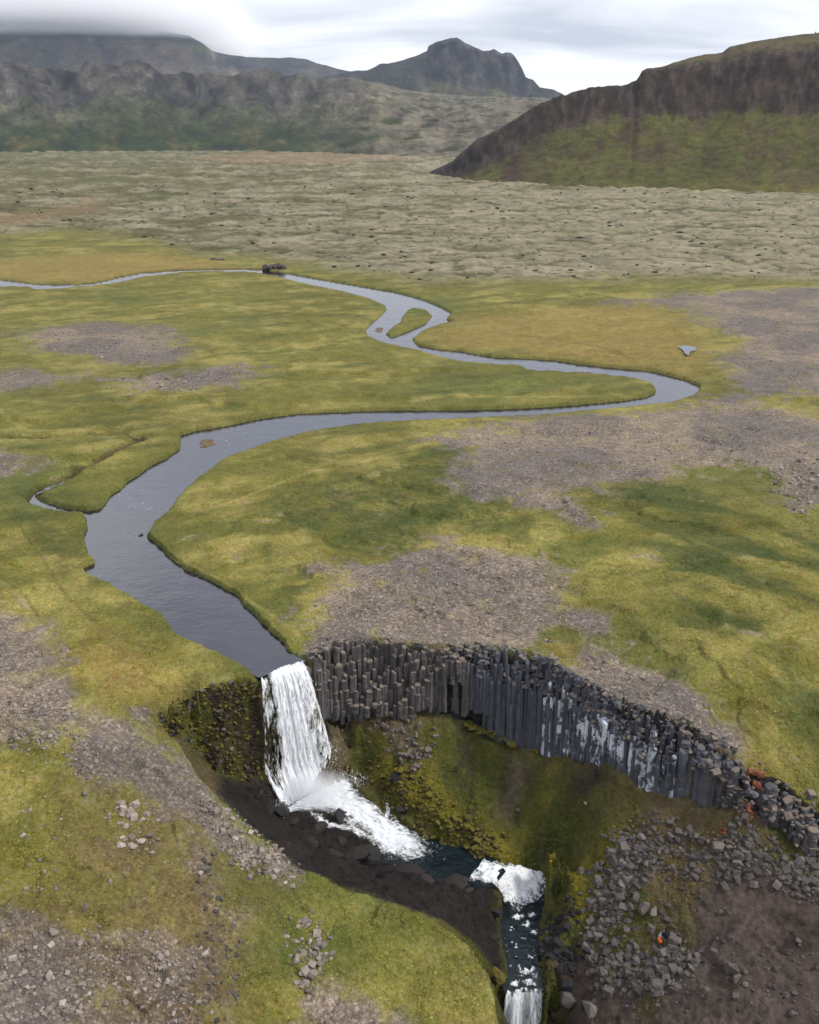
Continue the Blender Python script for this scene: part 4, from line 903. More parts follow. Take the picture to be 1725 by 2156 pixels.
# ------------------------------------------------------------------ rock
def mat_rock(name, base, dust=None, dustamt=0.0, moss=None, mossamt=0.0, lichen=0.0, var=0.5, bump=0.5, nscale=1.5):
    m = MT(name)
    geo = m.n('ShaderNodeNewGeometry'); pos = geo.outputs['Position']
    oi = m.n('ShaderNodeObjectInfo').outputs['Random']
    n1 = m.noise(nscale, 4, 0.65, vec=pos); n2 = m.noise(nscale*4, 3, 0.65, vec=pos, stretch=(1, 1, 0.25))
    isl = geo.outputs['Random Per Island']
    v = m.math('MULTIPLY', m.math('MULTIPLY_ADD', m.mr(n1, 0.25, 0.75, -0.5, 0.5), 0.6, 1.0), m.math('MULTIPLY_ADD', m.math('SUBTRACT', m.math('ADD', oi, m.math('MULTIPLY', isl, 1.0)), 1.0), var, 1.0))
    v = m.math('MULTIPLY', v, m.math('MULTIPLY_ADD', m.mr(n2, 0.25, 0.75, -0.5, 0.5), 0.4, 1.0))
    hsv = m.n('ShaderNodeHueSaturation'); hsv.inputs['Color'].default_value = tuple(base)+(1,); m.L(v, hsv.inputs['Value'])
    c = hsv.outputs[0]
    nz = m.n('ShaderNodeSeparateXYZ'); m.L(geo.outputs['Normal'], nz.inputs[0]); up = nz.outputs[2]
    if dust is not None:
        c = m.mix(m.math('MULTIPLY', m.mr(up, 0.45, 0.85, 0, 1), dustamt), c, dust)
    if moss is not None:
        mm = m.math('ADD', m.math('MULTIPLY', up, 0.35), m.noise(nscale*0.9, 3, 0.6, vec=pos))
        c = m.mix(m.math('MULTIPLY', m.mr(mm, 0.50, 0.72, 0, 1, True), mossamt), c, moss)
    if lichen:
        ln = m.noise(2.6, 5, 0.75, vec=pos, stretch=(1, 1, 0.5)); l2 = m.noise(0.45, 2, 0.5, vec=pos)
        c = m.mix(m.math('MULTIPLY', m.mr(m.math('MULTIPLY_ADD', l2, 0.9, ln), 0.93, 1.03, 0, 1), lichen), c, (0.50, 0.53, 0.58))
    return m.set(c, 0.9, 0.25, m.bump(m.math('ADD', n1, n2), bump, 0.12))
B_DARK = srgb(88,88,94)*0.55
M_BASALT = mat_rock('basalt', srgb(104,99,98)*0.46, srgb(156,140,124)*0.50, 0.8, var=0.7, bump=1.2)
M_BASALT_D = mat_rock('basalt_blue_grey', srgb(92,94,103)*0.52, srgb(118,110,102)*0.52, 0.4, var=0.5, bump=1.0)
M_BASALT_L = mat_rock('basalt_white_lichen', srgb(88,90,99)*0.52, srgb(118,110,102)*0.52, 0.4, lichen=0.85, var=0.5, bump=1.0)
M_GREYROCK = mat_rock('grey_rock', srgb(104,97,92)*0.54, None, 0, var=0.7)
M_PALEROCK = mat_rock('pale_rock', srgb(152,140,130)*0.6, None, 0, var=0.7)
M_MOSSROCK = mat_rock('mossy_rock', srgb(56,50,40)*0.5, None, 0, srgb(118,108,34)*0.5, 0.85, var=0.8)
M_REDROCK = mat_rock('rusty_rock', srgb(138,84,62)*0.5, None, 0, var=0.6)
M_DARKROCK = mat_rock('wet_black_rock', srgb(50,48,50)*0.5, None, 0, var=0.6)
M_WETROCK = mat_rock('wet_brown_rock', srgb(60,54,51)*0.42, None, 0, var=0.5, bump=1.0)
M_ORANGE = mat_rock('orange_lichen_rock', srgb(190,110,50)*0.6, None, 0, var=0.3)
def hexmesh(seed):
    r = random.Random(seed); V = []; n = r.choice((5, 6, 6, 6, 7)); a0 = r.random()*6
    ang = [a0+2*math.pi*(k+r.uniform(-.14, .14))/n for k in range(n)]; rad = [r.uniform(.88, 1.1) for _ in range(n)]
    tilt = (r.uniform(-.25, .25), r.uniform(-.25, .25))
    levels = [(0, 1.02), (0.30, 1.0), (0.31, 0.92), (0.64, 1.03), (0.65, 0.95), (0.985, 0.97), (1.0, 0.82)]; off = [(r.uniform(-.16, .16), r.uniform(-.16, .16)) for _ in range(3)]; oi = [0, 0, 1, 1, 2, 2, 2]
    F = []
    for k, (z, s) in enumerate(levels):
        for a, q in zip(ang, rad):
            V.append((math.cos(a)*q*s+off[oi[k]][0], math.sin(a)*q*s+off[oi[k]][1], z+(tilt[0]*math.cos(a)+tilt[1]*math.sin(a))*0.10*(k >= 5)))
    for k in range(len(levels)-1):
        for j in range(n): F.append((k*n+j, k*n+(j+1) % n, (k+1)*n+(j+1) % n, (k+1)*n+j))
    F.append(tuple((len(levels)-1)*n+j for j in range(n))); F.append(tuple(reversed(range(n))))
    me = bpy.data.meshes.new('column'); me.from_pydata(V, [], F); me.update(); return me
def rockmesh(seed, npts=16, flat_=0.7):
    r = np.random.default_rng(seed); p = r.normal(size=(npts, 3)); p /= np.linalg.norm(p, axis=1, keepdims=True)
    p *= r.uniform(0.75, 1.1, (npts, 1)); p *= np.array([1, r.uniform(.65, 1), flat_*r.uniform(.7, 1.1)])
    bm = bmesh.new()
    for q in p: bm.verts.new(q)
    res = bmesh.ops.convex_hull(bm, input=list(bm.verts))
    bmesh.ops.delete(bm, geom=[v for v in bm.verts if not v.link_faces], context='VERTS')
    me = bpy.data.meshes.new('rock'); bm.to_mesh(me); bm.free(); return me
def blockmesh(seed):
    r = np.random.default_rng(seed); V = []
    for x in (-1, 1):
        for y in (-1, 1):
            for z in (-1, 1): V.append(np.array([x, y, z])*r.uniform(.72, 1.05, 3)*np.array([1, .8, .75]))
    bm = bmesh.new(); vs = [bm.verts.new(v) for v in V]; bmesh.ops.convex_hull(bm, input=vs)
    bmesh.ops.bevel(bm, geom=list(bm.edges), offset=0.10, segments=1, affect='EDGES')
    me = bpy.data.meshes.new('block'); bm.to_mesh(me); bm.free(); return me
HEX = [hexmesh(k) for k in range(8)]; ROCK = [rockmesh(k+50) for k in range(12)]; BLOCK = [blockmesh(k+90) for k in range(8)]
def with_mat(meshes, mat):
    out = []
    for me in meshes:
        c = me.copy(); c.materials.clear(); c.materials.append(mat); out.append(c)
    return out
def inst(name, me, loc, rot, scale, parent=None):
    o = bpy.data.objects.new(name, me); COL.objects.link(o); o.location = loc; o.rotation_euler = rot; o.scale = scale
    if parent: o.parent = parent; o.location = Vector(loc)-parent.location
    return o

# ------------------------------------------------------------------ basalt cliffs
RIMW = smooth_line(lines(RIM_R), 900); BASEW = smooth_line(lines(BASE_R), 900)
def upix(p):
    d = np.array([p[0], p[1], p[2]-CAMZ]); f = d[1]*math.cos(TH)-d[2]*math.sin(TH); return IMW/2+FPX*d[0]/f
RIM_U = np.array([upix(p) for p in RIMW])
def cliff_at(u):
    i = int(np.clip(np.searchsorted(RIM_U, u), 0, 899)); j = i
    return RIMW[i], BASEW[j]
HX_A, HX_B, HX_L = with_mat(HEX, M_BASALT), with_mat(HEX, M_BASALT_D), with_mat(HEX, M_BASALT_L)
BK_A, BK_B = with_mat(BLOCK[:3]+ROCK[:5], M_BASALT), with_mat(BLOCK[:3]+ROCK[:5], M_BASALT_D)
def build_cliff(label, u0, u1, rows, topf, botf, pick, rad, blocks=0, bpick=None, bq=(0.0, 0.6)):
    i0, i1 = np.searchsorted(RIM_U, u0), min(np.searchsorted(RIM_U, u1), 899)
    seg = 0.5*(RIMW[i0:i1]+BASEW[i0:i1]); L = np.r_[0, np.cumsum(np.linalg.norm(np.diff(seg[:, :2], axis=0), axis=1))]
    mid = seg[len(seg)//2]
    root = empty('basalt_cliff', (mid[0], mid[1], BASEW[(i0+i1)//2][2])); tag(root, label, 'cliff', 'basalt cliffs along the gorge rim')
    rr = random.Random(int(u0)); cnt = 0
    for ri, q in enumerate(rows):
        step = rad*1.72; n = int(L[-1]/step)
        for k in range(n):
            s = (k+0.5*(ri % 2)+rr.uniform(-.12, .12))*step
            i = i0+int(np.clip(np.searchsorted(L, s), 0, len(L)-1)); i = min(i, 899)
            u = RIM_U[i]; rim = RIMW[i]; base = BASEW[i]
            w_ = 0.55*noise(u/30.0, 0.4, 700)+0.9*noise(u/85., 3.3, 701)
            p = rim[:2]+(base[:2]-rim[:2])*(q+0.22*w_+rr.uniform(-.05, .05)); zt = topf(u, q, rim[2], base[2], rr)+0.25*w_-(rr.uniform(.3, 1.3) if rr.random() < .22 else 0); zb = botf(u, q, rim[2], base[2], rr)
            if zt-zb < 0.3: continue
            r_ = rad*rr.uniform(.9, 1.6)
            me = rr.choice(pick(u, q, rr))
            inst('column', me, (p[0], p[1], zb), (rr.uniform(-.035, .035), rr.uniform(-.035, .035), rr.random()*6.3), (r_, r_, zt-zb), root); cnt += 1
    for k in range(blocks):
        i = rr.randrange(i0, i1); rim = RIMW[i]; base = BASEW[i]; q = rr.uniform(*bq); s = 0.09*(4.4**(rr.random()**1.5))
        p = rim[:2]+(base[:2]-rim[:2])*q; zz = topf(RIM_U[i], q, rim[2], base[2], rr)-0.02
        inst('block', rr.choice(bpick), (p[0], p[1], zz), (rr.uniform(-.5, .5), rr.uniform(-.5, .5), rr.random()*6.3), (s, s, s*.9), root); cnt += 1
    return cnt
def topA(u, q, zr, zb, r):
    if q < 0: return zr+0.16-0.12*q*0+r.uniform(-.12, .16)-(9 if u > 860 else 0)
    return lerp(zr+0.10, zb+2.4, np.clip(q, 0, 1.1)**1.05*sstep(930, 780, u)*0.95+0.12*q)+r.uniform(-.2, .2)
def botA(u, q, zr, zb, r):
    return zb+(0.5+1.0*abs(noise(u/30., 1.7, 705))*2+r.uniform(-.25, .3))*(0.35+0.65*q) + (3.2 if 895 < u < 945 else 0) - (1.2 if 780 < u < 830 else 0)
ca = build_cliff('stepped colonnade of tan topped basalt columns right of the main waterfall', 656, 965, [-.30, -.10, .10, .30, .52, .76, 1.0], topA, botA, lambda u, q, r: HX_A, 0.195, 90, BK_A, (-0.6, 0.15))
def topB(u, q, zr, zb, r): return zr+0.1-(0.1+0.30*(zr-zb)*max(q, 0)**1.2)*(0.5+1.6*abs(noise(u/38., 2.2, 711)))+r.uniform(-.3, .3)
def botB(u, q, zr, zb, r): return zb-0.3+0.5*r.random()
cb = build_cliff('blue grey wall of straight basalt columns behind the grassy ledge', 965, 1190, [.05, .35, .65, .95], topB, lambda u, q, zr, zb, r: botB(u, q, zr, zb, r)+(1.9 if 905 < u < 1000 else 0), lambda u, q, r: HX_L if (q > .5 and r.random() < np.clip((u-1080)/140, 0, .8)) else HX_B, 0.155, 290, BK_A+BK_B, (-0.6, 0.95))
def topC(u, q, zr, zb, r): return zr+0.1-(0.15+0.50*(zr-zb)*max(q, 0)**1.1)*(0.6+1.2*abs(noise(u/36., 4.2, 713)))+r.uniform(-.35, .35)
def pickC(u, q, r): return HX_L if (q > 0.45 and r.random() < np.interp(u, [1080, 1210, 1330, 1420], [.3, .85, .85, .2])) else HX_B
cc = build_cliff('middle cliff of basalt columns splashed with white lichen', 1190, 1430, [.0, .25, .5, .75, .98], topC, botB, pickC, 0.175, 298, BK_A+BK_B, (-0.5, 1.0))
def topD(u, q, zr, zb, r): return zr+0.1-(0.3+2.0*q)*(0.4+1.3*abs(noise(u/30., 6.2, 717)))+r.uniform(-.3, .3)
cdn = build_cliff('broken blocky end of the cliff beside the rusty gully', 1430, 1572, [.1, .45, .8], topD, botB, lambda u, q, r: HX_A if r.random() < .5 else HX_B, 0.25, 240, BK_A+BK_B, (-0.6, 1.35))
ce = build_cliff('low crumbling outcrop of brown grey blocks at the right edge', 1605, 1740, [.15, .5, .85], topD, botB, lambda u, q, r: HX_A, 0.28, 220, BK_A+BK_B, (-0.6, 1.4))
print('columns', ca, cb, cc, cdn, ce)

# ------------------------------------------------------------------ loose rocks
MATS = dict(grey=M_GREYROCK, pale=M_PALEROCK, moss=M_MOSSROCK, red=M_REDROCK, dark=M_DARKROCK, basalt=M_BASALT_D, orange=M_ORANGE)
RM = {k: with_mat(ROCK, v) for k, v in MATS.items()}; BM_ = {k: with_mat(BLOCK, v) for k, v in MATS.items()}
HM_ = with_mat(HEX, M_BASALT)
def in_poly(poly, n, seed):
    r = np.random.default_rng(seed); P = gpoly(poly); lo, hi = P.min(0), P.max(0); out = []
    ext = math.sqrt(abs(0.5*np.sum(P[:, 0]*np.roll(P[:, 1], -1)-np.roll(P[:, 0], -1)*P[:, 1])))
    while len(out) < n:
        q = r.uniform(lo-.15*ext, hi+.15*ext, (n*3, 2)); d = sdf(q[:, 0], q[:, 1], P, 50.0)
        pr = sstep(0.16*ext, -0.16*ext, d)*(0.25+0.75*sstep(-.25, .35, fbm(q[:, 0]/2.2, q[:, 1]/2.2, 3, seed % 50)))
        out += list(q[r.random(len(q)) < pr])
    return np.array(out[:n])
# region, number built singly, number joined, size range, material, label, group
SPILL = [(1240,1850),(1290,1800),(1400,1770),(1345,1850),(1315,1950),(1345,2030),(1420,1985),(1455,2035),(1385,2115),(1265,2100),(1230,1980)]
FIELDS = [
 (SPILL, 70, 2000, .08, .42, 'grey', 'dark angular rock in the boulder spill right of the stream', 'rocks of the boulder spill'),
 ([(1500,1790),(1560,1745),(1640,1800),(1725,1830),(1800,1880),(1725,1910),(1620,1855),(1520,1855)], 45, 1700, .07, .34, 'grey', 'grey stone in the scree under the right hand outcrop', 'stones of the right scree'),
 ([(785,1535),(860,1530),(930,1560),(905,1625),(870,1640),(820,1600)], 40, 60, .16, .34, 'basalt', 'fallen piece of basalt column on the bank below the colonnade', 'fallen column pieces'),
 ([(765,1600),(850,1640),(960,1715),(1050,1765),(1090,1805),(1000,1800),(900,1745),(820,1690)], 30, 700, .14, .34, 'moss', 'yellow green mossy stone on the bank of the teal pool', 'mossy stones by the pool'),
 ([(420,1690),(480,1720),(560,1790),(640,1845),(620,1880),(540,1860),(470,1800),(420,1740)], 25, 900, .06, .24, 'pale', 'pale stone on the gravel rim left of the waterfall', 'pale stones of the left rim'),
 ([(225,1720),(290,1690),(340,1720),(330,1770),(300,1800),(250,1790)], 25, 60, .12, .34, 'pale', 'light grey stone in the heap on the left slope', 'stones heaped on the left slope'),
 ([(-20,1960),(120,1990),(250,2000),(420,2030),(430,2150),(-20,2150)], 25, 1100, .05, .22, 'pale', 'small pale stone on the gravel in the lower left corner', 'stones in the lower left corner'),
 ([(1125,1930),(1205,1905),(1230,2010),(1205,2070),(1125,2070),(1120,2000)], 20, 330, .10, .42, 'dark', 'wet black rock at the edge of the stream', 'black rocks by the stream'),
 ([(1570,1640),(1600,1650),(1600,1720),(1550,1760),(1500,1760),(1540,1730),(1565,1700)], 20, 70, .14, .4, 'red', 'rusty red rock in the gully between the cliffs', 'rusty rocks of the gully'),
 ([(1270,1780),(1420,1740),(1500,1790),(1480,1870),(1350,1850)], 0, 700, .07, .30, 'grey', '', ''),
 ([(680,1300),(900,1180),(1150,1190),(1160,1330),(1130,1370),(900,1340),(700,1350)], 0, 1500, .05, .2, 'pale', '', ''),
 ([(1200,1400),(1290,1390),(1480,1500),(1540,1570),(1400,1520)], 0, 300, .05, .18, 'pale', '', ''),
 ([(0,1480),(160,1490),(200,1640),(0,1570)], 0, 900, .05, .2, 'pale', '', ''),
 ([(0,1660),(380,1750),(420,1940),(0,1950)], 0, 120, .06, .2, 'pale', '', ''),
 ([(990,910),(1320,880),(1600,900),(1620,1000),(1300,1010),(1050,1040)], 0, 500, .06, .18, 'grey', '', ''),
 ([(1150,1060),(1250,1040),(1240,1110),(1180,1100)], 0, 120, .08, .25, 'pale', '', ''),
 ([(1620,1000),(1725,960),(1800,1060),(1660,1100)], 0, 260, .12, .4, 'pale', '', ''),
 ([(1360,1880),(1500,1880),(1560,2000),(1700,2000),(1720,2150),(1380,2150)], 0, 350, .05, .30, 'grey', '', ''),
 ([(600,1960),(640,1930),(700,2000),(690,2090),(630,2110)], 0, 150, .12, .4, 'pale', '', ''),
 ([(425,1790),(450,1790),(500,2000),(490,2150),(425,2150)], 0, 250, .06, .2, 'grey', '', ''),
 ([(40,700),(370,700),(390,760),(240,770)], 0, 250, .12, .35, 'pale', '', ''),
 ([(250,800),(430,785),(535,785),(410,825),(265,838)], 0, 160, .12, .35, 'pale', '', ''),
 ([(1380,640),(1725,610),(1725,830),(1560,800),(1530,760)], 0, 300, .08, .25, 'pale', '', ''),
]
def build_rocks():
    V = []; F = []; MI = []; base = 0; mats = list(MATS)
    geom = {}
    for kk, lst in (('rock', ROCK), ('block', BLOCK)):
        for i, me in enumerate(lst): geom[kk, i] = (np.array([v.co[:] for v in me.vertices]), [tuple(p.vertices) for p in me.polygons])
    for fi, (poly, n1, n2, s0, s1, mt, lab, grp) in enumerate(FIELDS):
        r = np.random.default_rng(900+fi); P = in_poly(poly, n1+n2, 950+fi); S = s0*0.55*((s1*1.0)/(s0*0.55))**(r.random(n1+n2)**1.8); S = np.sort(S)[::-1]
        Z, I = height(P[:, 0], P[:, 1])
        ok = I['dr'] > 0.2; YQ = np.quantile(P[:max(n1, 1), 1], (.33, .67)); XM = np.median(P[:max(n1, 1), 0])
        for k in range(n1+n2):
            if not ok[k]: continue
            x, y, z, s = P[k, 0], P[k, 1], Z[k], S[k]
            rot = r.uniform(-.5, .5), r.uniform(-.5, .5), r.uniform(0, 6.3)
            if k < n1:
                if mt == 'basalt': o = inst('rock', HM_[k % 8], (x, y, z+0.05), (1.2+rot[0], rot[1], rot[2]), (s*.8, s*.8, s*2.2))
                else: o = inst('rock', (RM if k % 3 else BM_)[mt][k % 8], (x, y, z+s*.22), rot, (s, s, s))
                tag(o, lab+', '+('upper' if y > YQ[1] else 'middle' if y > YQ[0] else 'lower')+(' left' if x < XM else ' right')+' part', 'rock', grp)
            else:
                v, f = geom['rock' if k % 3 else 'block', k % 8]
                M = np.array(Matrix.Rotation(rot[2], 3, 'Z') @ Matrix.Rotation(rot[0], 3, 'X') @ Matrix.Rotation(rot[1], 3, 'Y'))
                V.append((v*s*r.uniform(.8, 1.2, 3)) @ M.T+np.array([x, y, z+s*.2])); F += [tuple(i+base for i in q) for q in f]
                MI += [mats.index(mt)]*len(f); base += len(v)
    # dark boulders dotted over the lava field
    r = np.random.default_rng(78); n = 1400; az = r.uniform(-.46, .46, n); rad = 230*(3.6**r.random(n)); q = np.stack([rad*np.sin(az), rad*np.cos(az)], 1); Z, I = height(q[:, 0], q[:, 1])
    for k in np.nonzero(I['lav'] > .5)[0]:
        s = (0.25+0.7*r.random()**3)*(rad[k]/300)**.5; v, f = geom['rock', k % 12]
        V.append(v*s*np.array([1.3, 1, .8])+np.array([q[k, 0], q[k, 1], Z[k]+.1])); F += [tuple(i+base for i in a) for a in f]; MI += [mats.index('dark' if k % 3 else 'grey')]*len(f); base += len(v)
    # yellow green moss cushions and wet stones bulging from the left wall
    r = np.random.default_rng(77); q = np.stack([r.uniform(-26, -9, 16000), r.uniform(54, 72, 16000)], 1)
    Z, I = height(q[:, 0], q[:, 1]); ok = (I['steep'] > 0.2) & (sdf(q[:, 0], q[:, 1], GORGE_IN, 3.0) < 0.6) & (I['z0'] < -0.5); q = q[ok][:2600]; Z = Z[ok][:2600]
    for k in range(len(q)):
        s = 0.07*(4.2**r.random()); v, f = geom['rock', k % 12]
        M = np.array(Matrix.Rotation(r.uniform(0, 6), 3, 'Z') @ Matrix.Rotation(r.uniform(-.4, .4), 3, 'X'))
        V.append((v*s*np.array([1, 1, r.uniform(.8, 1.7)])) @ M.T+np.array([q[k, 0], q[k, 1], Z[k]])); F += [tuple(i+base for i in a) for a in f]
        MI += [mats.index('moss' if r.random() < .6 else 'grey' if r.random() < .6 else 'dark')]*len(f); base += len(v)
    me = bpy.data.meshes.new('loose_stones'); me.from_pydata(np.vstack(V).tolist(), [], F)
    for k in mats: me.materials.append(MATS[k])
    me.polygons.foreach_set('material_index', np.array(MI, np.int32)); me.update()
    o = bpy.data.objects.new('loose_stones', me); COL.objects.link(o); tag(o, 'countless loose stones scattered over slopes and gravel', 'stones', kind='stuff')
build_rocks()
HERO = [  # pixel, half size, squash, kind, name, label
 (118,1988,.42,1,'pale','boulder','largest pale boulder alone on the lower left gravel edge'),
 (184,1931,.30,1,'pale','boulder','pale boulder by a grassy strip in the lower left'),
 (51,1767,.22,1,'pale','rock','lone pale stone on green grass at the left edge'),
 (85,1814,.20,1,'pale','rock','small pale stone on grass below the lone stone at left'),
 (117,1846,.22,.7,'pale','rock','flat pale stone lying in left foreground grass'),
 (106,2064,.34,1,'pale','boulder','rounded grey boulder deep in the lower left gravel'),
 (281,1788,.46,.7,'pale','boulder','flat topped light grey slab at the foot of the left stone heap'),
 (300,1777,.36,.8,'pale','boulder','upright light grey block leaning on the flat slab at left'),
 (322,1803,.24,1,'pale','rock','pale stone just right of the flat slab'),
 (425,2025,.22,1,'pale','rock','bright white stone beside the eroded track near the bottom'),
 (424,1858,.22,1,'pale','rock','pale stone at the head of the eroded track'),
 (1537,2064,.55,1.5,'grey','boulder','tall dark grey boulder alone on bare brown ground'),
 (1549,2080,.42,1.2,'grey','boulder','smaller grey boulder leaning against the tall one on brown soil'),
 (1354,1926,.62,1,'grey','boulder','largest squared block in the boulder spill'),
 (1376,1928,.55,1,'grey','boulder','rounded block touching the largest block of the spill'),
 (1337,1902,.50,1.1,'grey','boulder','upright block above the two largest blocks of the spill'),
 (1310,1881,.46,1,'grey','boulder','grey boulder high on the left side of the spill'),
 (1508,1790,.66,.8,'grey','boulder','big dark rounded boulder below the rusty stones'),
 (1554,1811,.55,1,'grey','boulder','brownish boulder beside the orange stone'),
 (1568,1804,.20,1,'orange','rock','small bright orange stone beside a brownish boulder'),
 (1440,1664,.45,1.2,'basalt','boulder','left of two dark blocks standing at the foot of the right cliff'),
 (1457,1660,.45,1.2,'basalt','boulder','right of two dark blocks standing at the foot of the right cliff'),
 (1090,1715,.30,.8,'grey','rock','dark stone at the lower edge of the grassy talus'),
 (1232,1708,.22,1,'pale','rock','pale stone alone on the grassy talus'),
 (596,1712,.9,.8,'dark','boulder','smooth black boulder at the foot of the waterfall, left side'),
 (715,1733,.85,.55,'dark','boulder','black rock splitting the foam below the waterfall'),
 (790,1822,.75,.7,'dark','boulder','dark rock at the near edge of the teal pool'),
 (835,1650,.6,.8,'dark','boulder','dark wet rock right of the waterfall foot'),
 (845,1715,.7,.7,'dark','boulder','dark wet rock between the chute and the mossy bank'),
 (1022,1840,.55,.4,'moss','boulder','mossy rock splitting the water at the head of the short cascade'),
 (1378,1974,.30,.8,'grey','rock','grey stone just left of the crouching person'),
 (1045,2068,.8,.9,'moss','boulder','mossy boulder on the left bank above the lowest fall'),
 (1195,2120,.9,.8,'grey','boulder','grey boulder right of the lowest waterfall'),
 (1240,2140,.8,.8,'grey','boulder','grey boulder at the bottom edge right of the lowest fall'),
]
for k, (u, v, s, sq, mt, nm, lab) in enumerate(HERO):
    g = ground(u, v); z = hz(g[0], g[1]); r = random.Random(k)
    o = inst(nm, rockmesh(300+k, 22, 0.85) if s > .3 else RM[mt][k % 8], (g[0], g[1], z+s*sq*.28), (r.uniform(-.2, .2), r.uniform(-.2, .2), r.random()*6), (s, s*.9, s*sq))
    if s > .3: o.data.materials.append(MATS[mt])
    tag(o, lab, nm)
LEDGE = [(575,1700,1.1),(622,1738,1.0),(668,1765,1.3),(735,1772,1.0),(760,1795,1.2),(812,1815,.9),(850,1852,1.1),(905,1868,1.0),(958,1878,1.1),(1000,1880,.9),(1042,1925,.8),(1048,1975,.8),(1052,2030,.9),(700,1800,1.2),(640,1790,1.1),(560,1660,1.0)]
for k, (u, v, s_) in enumerate(LEDGE):
    r = random.Random(k+40); u += r.uniform(-16, 16); v += r.uniform(-10, 12); s_ *= r.uniform(.45, 1.25); g = ground(u, v); z = hz(g[0], g[1])
    o = inst('rock_ledge', rockmesh(400+k, 34, 0.7), (g[0], g[1], z-0.05), (r.uniform(-.12, .12), r.uniform(-.12, .12), r.random()*6), (s_*1.15, s_*.8, s_*.62)); o.data.materials.append(M_WETROCK)
    tag(o, 'low dark wet rock ledge beside the water in the gorge', 'ledge', 'wet ledges beside the pool')
def outcrop(u, v, z, w_, h_, label, name='rock_outcrop', mt='dark', seed=0):
    p = at(u, v, z); root = empty(name, tuple(p)); tag(root, label, 'outcrop'); r = random.Random(seed)
    for k in range(9):
        t = r.uniform(-.5, .5); s = r.uniform(.35, .6)*h_
        inst('block', RM[mt][k], (p[0]+t*w_, p[1]+r.uniform(-.3, .3)*h_, z+s*.5*(1-abs(t))), (r.uniform(-.3, .3), r.uniform(-.3, .3), r.random()*6), (s*1.5, s, s*1.25), root)
outcrop(581, 566, 0, 6.5, 2.6, 'dark rock outcrop on the far bank of the upper river bend', mt='grey', seed=3)
outcrop(457, 548, 0, 3.5, 1.2, 'small dark rock beyond the ochre meadow on the far left', mt='grey', seed=5)
p = flat([(296,1127)], WZ)[0]; tag(inst('rock', RM['dark'][3], (p[0], p[1], WZ), (0, 0, 1), (.42, .34, .3)), 'single dark stone breaking the surface mid river', 'rock')
def mossy_ledge():
    g = at(1050, 1510, -4.6); root = empty('mossy_ledge', tuple(g)); tag(root, 'mossy rock ledge clinging to the foot of the blue grey column wall', 'ledge')
    r = random.Random(8)
    for k in range(26):
        u = r.uniform(935, 1095); rim, base = cliff_at(u); q = r.uniform(.95, 1.25); p = rim[:2]+(base[:2]-rim[:2])*q; h = (1.25-q)/.3; s = r.uniform(.3, .6)
        inst('boulder', RM['moss'][k % 12], (p[0], p[1], base[2]+0.1+0.5*h*r.uniform(.5, 1)*sstep(930, 1040, u)), (r.uniform(-.3, .3), r.uniform(-.3, .3), r.random()*6), (s*1.3, s, s*.8), root)
mossy_ledge()
# cairn on the skyline
def cairn():
    d = ray(1717, 72); d = d/np.linalg.norm(d); rr_ = 1070/math.hypot(d[0], d[1]); p = np.array([0, 0, CAMZ])+d*rr_
    root = empty('cairn', (p[0], p[1], p[2]-1.6)); tag(root, 'small stone cairn on top of the right hill', 'cairn')
    for k in range(7):
        s = 1.15-0.1*k
        inst('stone', BM_['dark'][k % 8], (p[0]+random.uniform(-.1, .1), p[1], p[2]-1.6+k*.55), (0, 0, k), (s, s, .42), root)
cairn()

# ------------------------------------------------------------------ person and pack among the rocks
def plain(name, col, rough=0.8):
    m = MT(name); n = m.noise(9, 3, 0.6); return m.set(m.mix(m.mr(n, .3, .7), tuple(np.array(col)*.8), tuple(col)), rough, 0.2, m.bump(n, .3, .01))
def skin_body(name, joints, bones, mat, parent=None):
    me = bpy.data.meshes.new(name); me.from_pydata([j[0] for j in joints], bones, []); me.update()
    o = bpy.data.objects.new(name, me); COL.objects.link(o)
    m1 = o.modifiers.new('skin', 'SKIN'); m1.use_smooth_shade = True
    if not me.skin_vertices: me.attributes.new('skin', 'FLOAT', 'POINT')
    for i, j in enumerate(joints): me.skin_vertices[0].data[i].radius = (j[1], j[1]); me.skin_vertices[0].data[i].use_root = (i == 0)
    o.modifiers.new('sub', 'SUBSURF').levels = 1; o.modifiers['sub'].render_levels = 2
    me.materials.append(mat)
    if parent: o.parent = parent
    return o
